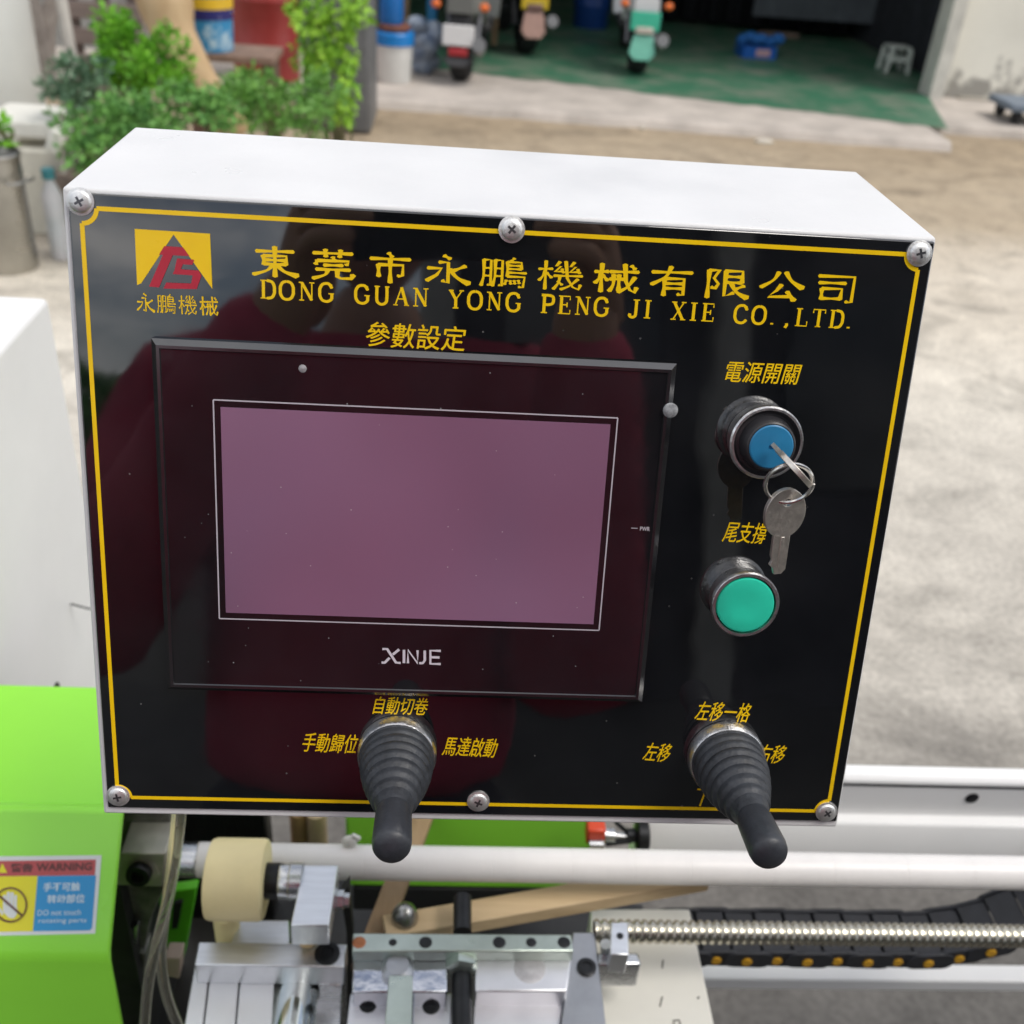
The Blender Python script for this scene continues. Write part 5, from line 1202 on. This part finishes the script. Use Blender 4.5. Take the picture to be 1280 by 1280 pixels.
# ================================================================== the photographer, holding the phone the picture is taken with
def skin_mesh(chain, edges, rad, sub=2):
    me = bpy.data.meshes.new('s'); me.from_pydata([Vector(p) for p in chain], edges, [])
    o = bpy.data.objects.new('s', me); COL.objects.link(o)
    md = o.modifiers.new('skin', 'SKIN'); md.use_smooth_shade = True
    for i, r_ in enumerate(rad):
        r_ = r_ if isinstance(r_, tuple) else (r_, r_)
        me.skin_vertices[0].data[i].radius = r_
    me.skin_vertices[0].data[0].use_root = True
    o.modifiers.new('sub', 'SUBSURF').levels = sub; o.modifiers['sub'].render_levels = sub
    bpy.context.view_layer.update()
    out_ = bpy.data.meshes.new_from_object(o.evaluated_get(bpy.context.evaluated_depsgraph_get()))
    bpy.data.objects.remove(o); return out_
PX, PY = -.075, -.27                        # where the person stands
pt_ = Vector((PX, PY, 0))
PER = thing('person', 'person in a maroon shirt and dark trousers holding up a phone', 'person', (PX, PY, 0))
def W(x, y, z): return (PX + x, PY + y, z)
SKIN = mat('skin', (.42, .24, .16), .5, var=.06, scale=30)
SHIRT = mat('maroon_cloth', (.40, .036, .080), .8, var=.15, scale=14, bump=.9, bscale=9)
TROU = mat('dark_trousers', (.025, .027, .035), .85, var=.2, scale=20, bump=.2)
HAIR = mat('black_hair', (.010, .009, .009), .5, var=.3, scale=60)
hl, hr = (CAM + Vector((-.088, -.016, -.022)) - pt_), (CAM + Vector((.088, -.016, -.022)) - pt_)
J = [(0, 0, .93), (0, .0, 1.12), (0, -.01, 1.28), (0, -.015, 1.44), (0, 0, 1.52), (0, .02, 1.58),          # 0-5 pelvis..neck
     (-.185, -.01, 1.435), (-.275, .06, 1.20), tuple(hl + Vector((-.022, -.028, -.030))),                       # 6-8 left shoulder, elbow, wrist
     (.185, -.01, 1.435), (.21, .06, 1.17), tuple(hr + Vector((.022, -.028, -.030))),                          # 9-11
     (-.10, 0, .86), (-.11, .02, .48), (-.11, 0, .08), (-.12, .14, .04),                                     # 12-15 left leg
     (.10, 0, .86), (.11, .02, .48), (.11, 0, .08), (.12, .14, .04)]
EDG = [(0, 1), (1, 2), (2, 3), (3, 4), (4, 5), (3, 6), (6, 7), (7, 8), (3, 9), (9, 10), (10, 11), (0, 12), (12, 13), (13, 14), (14, 15), (0, 16), (16, 17), (17, 18), (18, 19)]
RAD = [(.115, .085), (.105, .08), (.115, .085), (.105, .07), .050, .050, .050, .038, .027, .050, .038, .027, .072, .052, .040, .04, .072, .052, .040, .04]
b = MB(); b.add_mesh(skin_mesh([W(*p) for p in J], EDG, RAD), None, SKIN, True)
# head: shaped ball with brow, nose, chin and ears
hc_ = Vector(W(.0, .045, 1.675)); V = []; hb2 = MB(); hb2.ball((0, 0, 0), (.078, .098, .118), n=32, k=22)
for v in hb2.bm.verts:
    p = v.co
    if p.z < 0: p.x *= 1 - .30 * min(1, -p.z / .118) ** 1.3; p.y *= 1 - .10 * (-p.z / .118)
    f_ = max(0, p.y / .098)
    if f_ > 0:
        p.y += .020 * math.exp(-((p.x / .013) ** 2 + ((p.z + .012) / .024) ** 2)) * f_            # nose
        p.y -= .010 * f_ * (math.exp(-(((abs(p.x) - .031) / .014) ** 2 + ((p.z - .012) / .012) ** 2)))  # eye sockets
        p.y += .006 * f_ * math.exp(-((p.x / .022) ** 2 + ((p.z + .056) / .008) ** 2))            # lips
        p.y += .008 * f_ * math.exp(-((p.x / .03) ** 2 + ((p.z + .098) / .02) ** 2))              # chin
me = bpy.data.meshes.new('h'); hb2.bm.to_mesh(me); b.add_mesh(me, Matrix.Translation(hc_) @ Matrix.Rotation(R(-8), 4, 'X'), SKIN, True)
for sx in (-1, 1):
    b.ball(hc_ + Vector((sx * .078, -.005, -.005)), (.012, .022, .032), SKIN, 12, 8)
# hands: palm, four curled fingers and a thumb, closed on the phone's ends
def hand(c, sx):
    c = Vector(c); ch = [c + Vector((sx * .036, -.065, -.072)), c + Vector((sx * .022, -.022, -.022))]; ed = [(0, 1)]; rd = [.026, (.030, .02)]
    for k, (dz, L_) in enumerate(((.030, .072), (.012, .080), (-.006, .074), (-.022, .058))):
        base = len(ch); z = c.z + dz
        pts = [Vector((c.x + sx * .022, c.y + .004, z - .004)), Vector((c.x + sx * .012, c.y + .026, z)), Vector((c.x - sx * .010, c.y + .030, z + .002)), Vector((c.x - sx * (L_ - .044), c.y + .026, z + .003))]
        for i, p in enumerate(pts): ch.append(p); ed.append((base + i - 1, base + i) if i else (1, base)); rd.append((.0095, .0092, .0085, .0072)[i])
    base = len(ch)
    for i, p in enumerate((Vector((c.x + sx * .016, c.y - .030, c.z - .006)), Vector((c.x - sx * .008, c.y - .022, c.z + .006)), Vector((c.x - sx * .030, c.y - .014, c.z + .012)))):
        ch.append(p); ed.append((base + i - 1, base + i) if i else (1, base)); rd.append((.0125, .0105, .0085)[i])
    b.add_mesh(skin_mesh(ch, ed, rd, 1), None, SKIN, True)
hand(pt_ + hl, -1); hand(pt_ + hr, 1)
part('body', b, None, PER, sharp=180)
b = MB(); JS = [W(0, 0, 1.07)] + [W(*p) for p in J[1:4]] + [W(0, .005, 1.525)] + [W(*J[6]), W(*J[7]), W(*(Vector(J[7]).lerp(Vector(J[8]), .93)))] + [W(*J[9]), W(*J[10]), W(*(Vector(J[10]).lerp(Vector(J[11]), .93)))]
b.add_mesh(skin_mesh(JS, [(0, 1), (1, 2), (2, 3), (3, 4), (3, 5), (5, 6), (6, 7), (3, 8), (8, 9), (9, 10)], [(.175, .135), (.165, .13), (.175, .135), (.168, .115), (.068, .068), .096, .072, .044, .096, .074, .044]), None, SHIRT, True)
part('shirt', b, None, PER, sharp=180)
b = MB(); b.add_mesh(skin_mesh([W(0, 0, .93), W(*J[12]), W(*J[13]), W(-.11, 0, .08), W(*J[16]), W(*J[17]), W(.11, 0, .08), W(0, 0, 1.15)], [(0, 1), (1, 2), (2, 3), (0, 4), (4, 5), (5, 6), (0, 7)], [(.155, .118), .098, .076, .066, .098, .076, .066, (.172, .135)]), None, TROU, True)
part('trousers', b, None, PER, sharp=180)
for sx in (-1, 1):
    b = MB(); b.add_mesh(skin_mesh([W(sx * .11, -.03, .045), W(sx * .112, .06, .045), W(sx * .12, .17, .035)], [(0, 1), (1, 2)], [(.05, .045), (.05, .045), (.045, .032)]), None, None, True); part('shoe', b, mat('black_shoe', (.02, .02, .022), .5), PER, sharp=180)
b = MB(); hh_ = MB(); hh_.ball((0, 0, 0), (.088, .108, .128), n=28, k=20)
for v in hh_.bm.verts:
    if v.co.y > .02 and v.co.z < .062: v.co.y = min(v.co.y, .02 + max(0, v.co.z - .03))
    if v.co.z < -.03: v.co.z = -.03; v.co.x *= .93
me = bpy.data.meshes.new('h'); hh_.bm.to_mesh(me); b.add_mesh(me, Matrix.Translation(hc_ + Vector((0, -.006, .010))), None, True); part('hair', b, HAIR, PER, sharp=180)
for sx in (-1, 1):
    b = MB(); b.ball(hc_ + Vector((sx * .031, .082, .022)), (.012, .010, .008), n=12, k=8); part('eye', b, mat('eye', (.06, .05, .045), .2), PER)
# the phone: its lens sits at the camera
PH = thing('phone', 'dark phone held level in both hands by the person', 'phone', tuple(CAM + Vector((0, -.03, -.04))))
Mt = Matrix.Translation(CAM) @ MC.to_4x4()
b = MB(); b.box((0, 0, 0), (.160, .076, .008)); b.bm.transform(Mt @ Matrix.Translation((.0, .022, -.012))); part('phone_body', b, mat('phone_shell', (.02, .021, .025), .25, var=.1), PH, bevel=.003)
b = MB(); b.lathe([(.009, 0), (.009, .0018), (.006, .0018), (.0055, .0008), (0, .0008)], (0, 0, 0), (0, 0, 1), 24); b.bm.transform(Mt @ Matrix.Translation((0, 0, -.008))); part('phone_lens', b, mat('lens_glass', (.01, .01, .014), .05), PH)
b = MB(); b.box((0, 0, 0), (.152, .069, .0006)); b.bm.transform(Mt @ Matrix.Translation((.0, .022, -.0164))); part('phone_screen', b, mat('phone_glass', (.01, .01, .012), .08), PH)
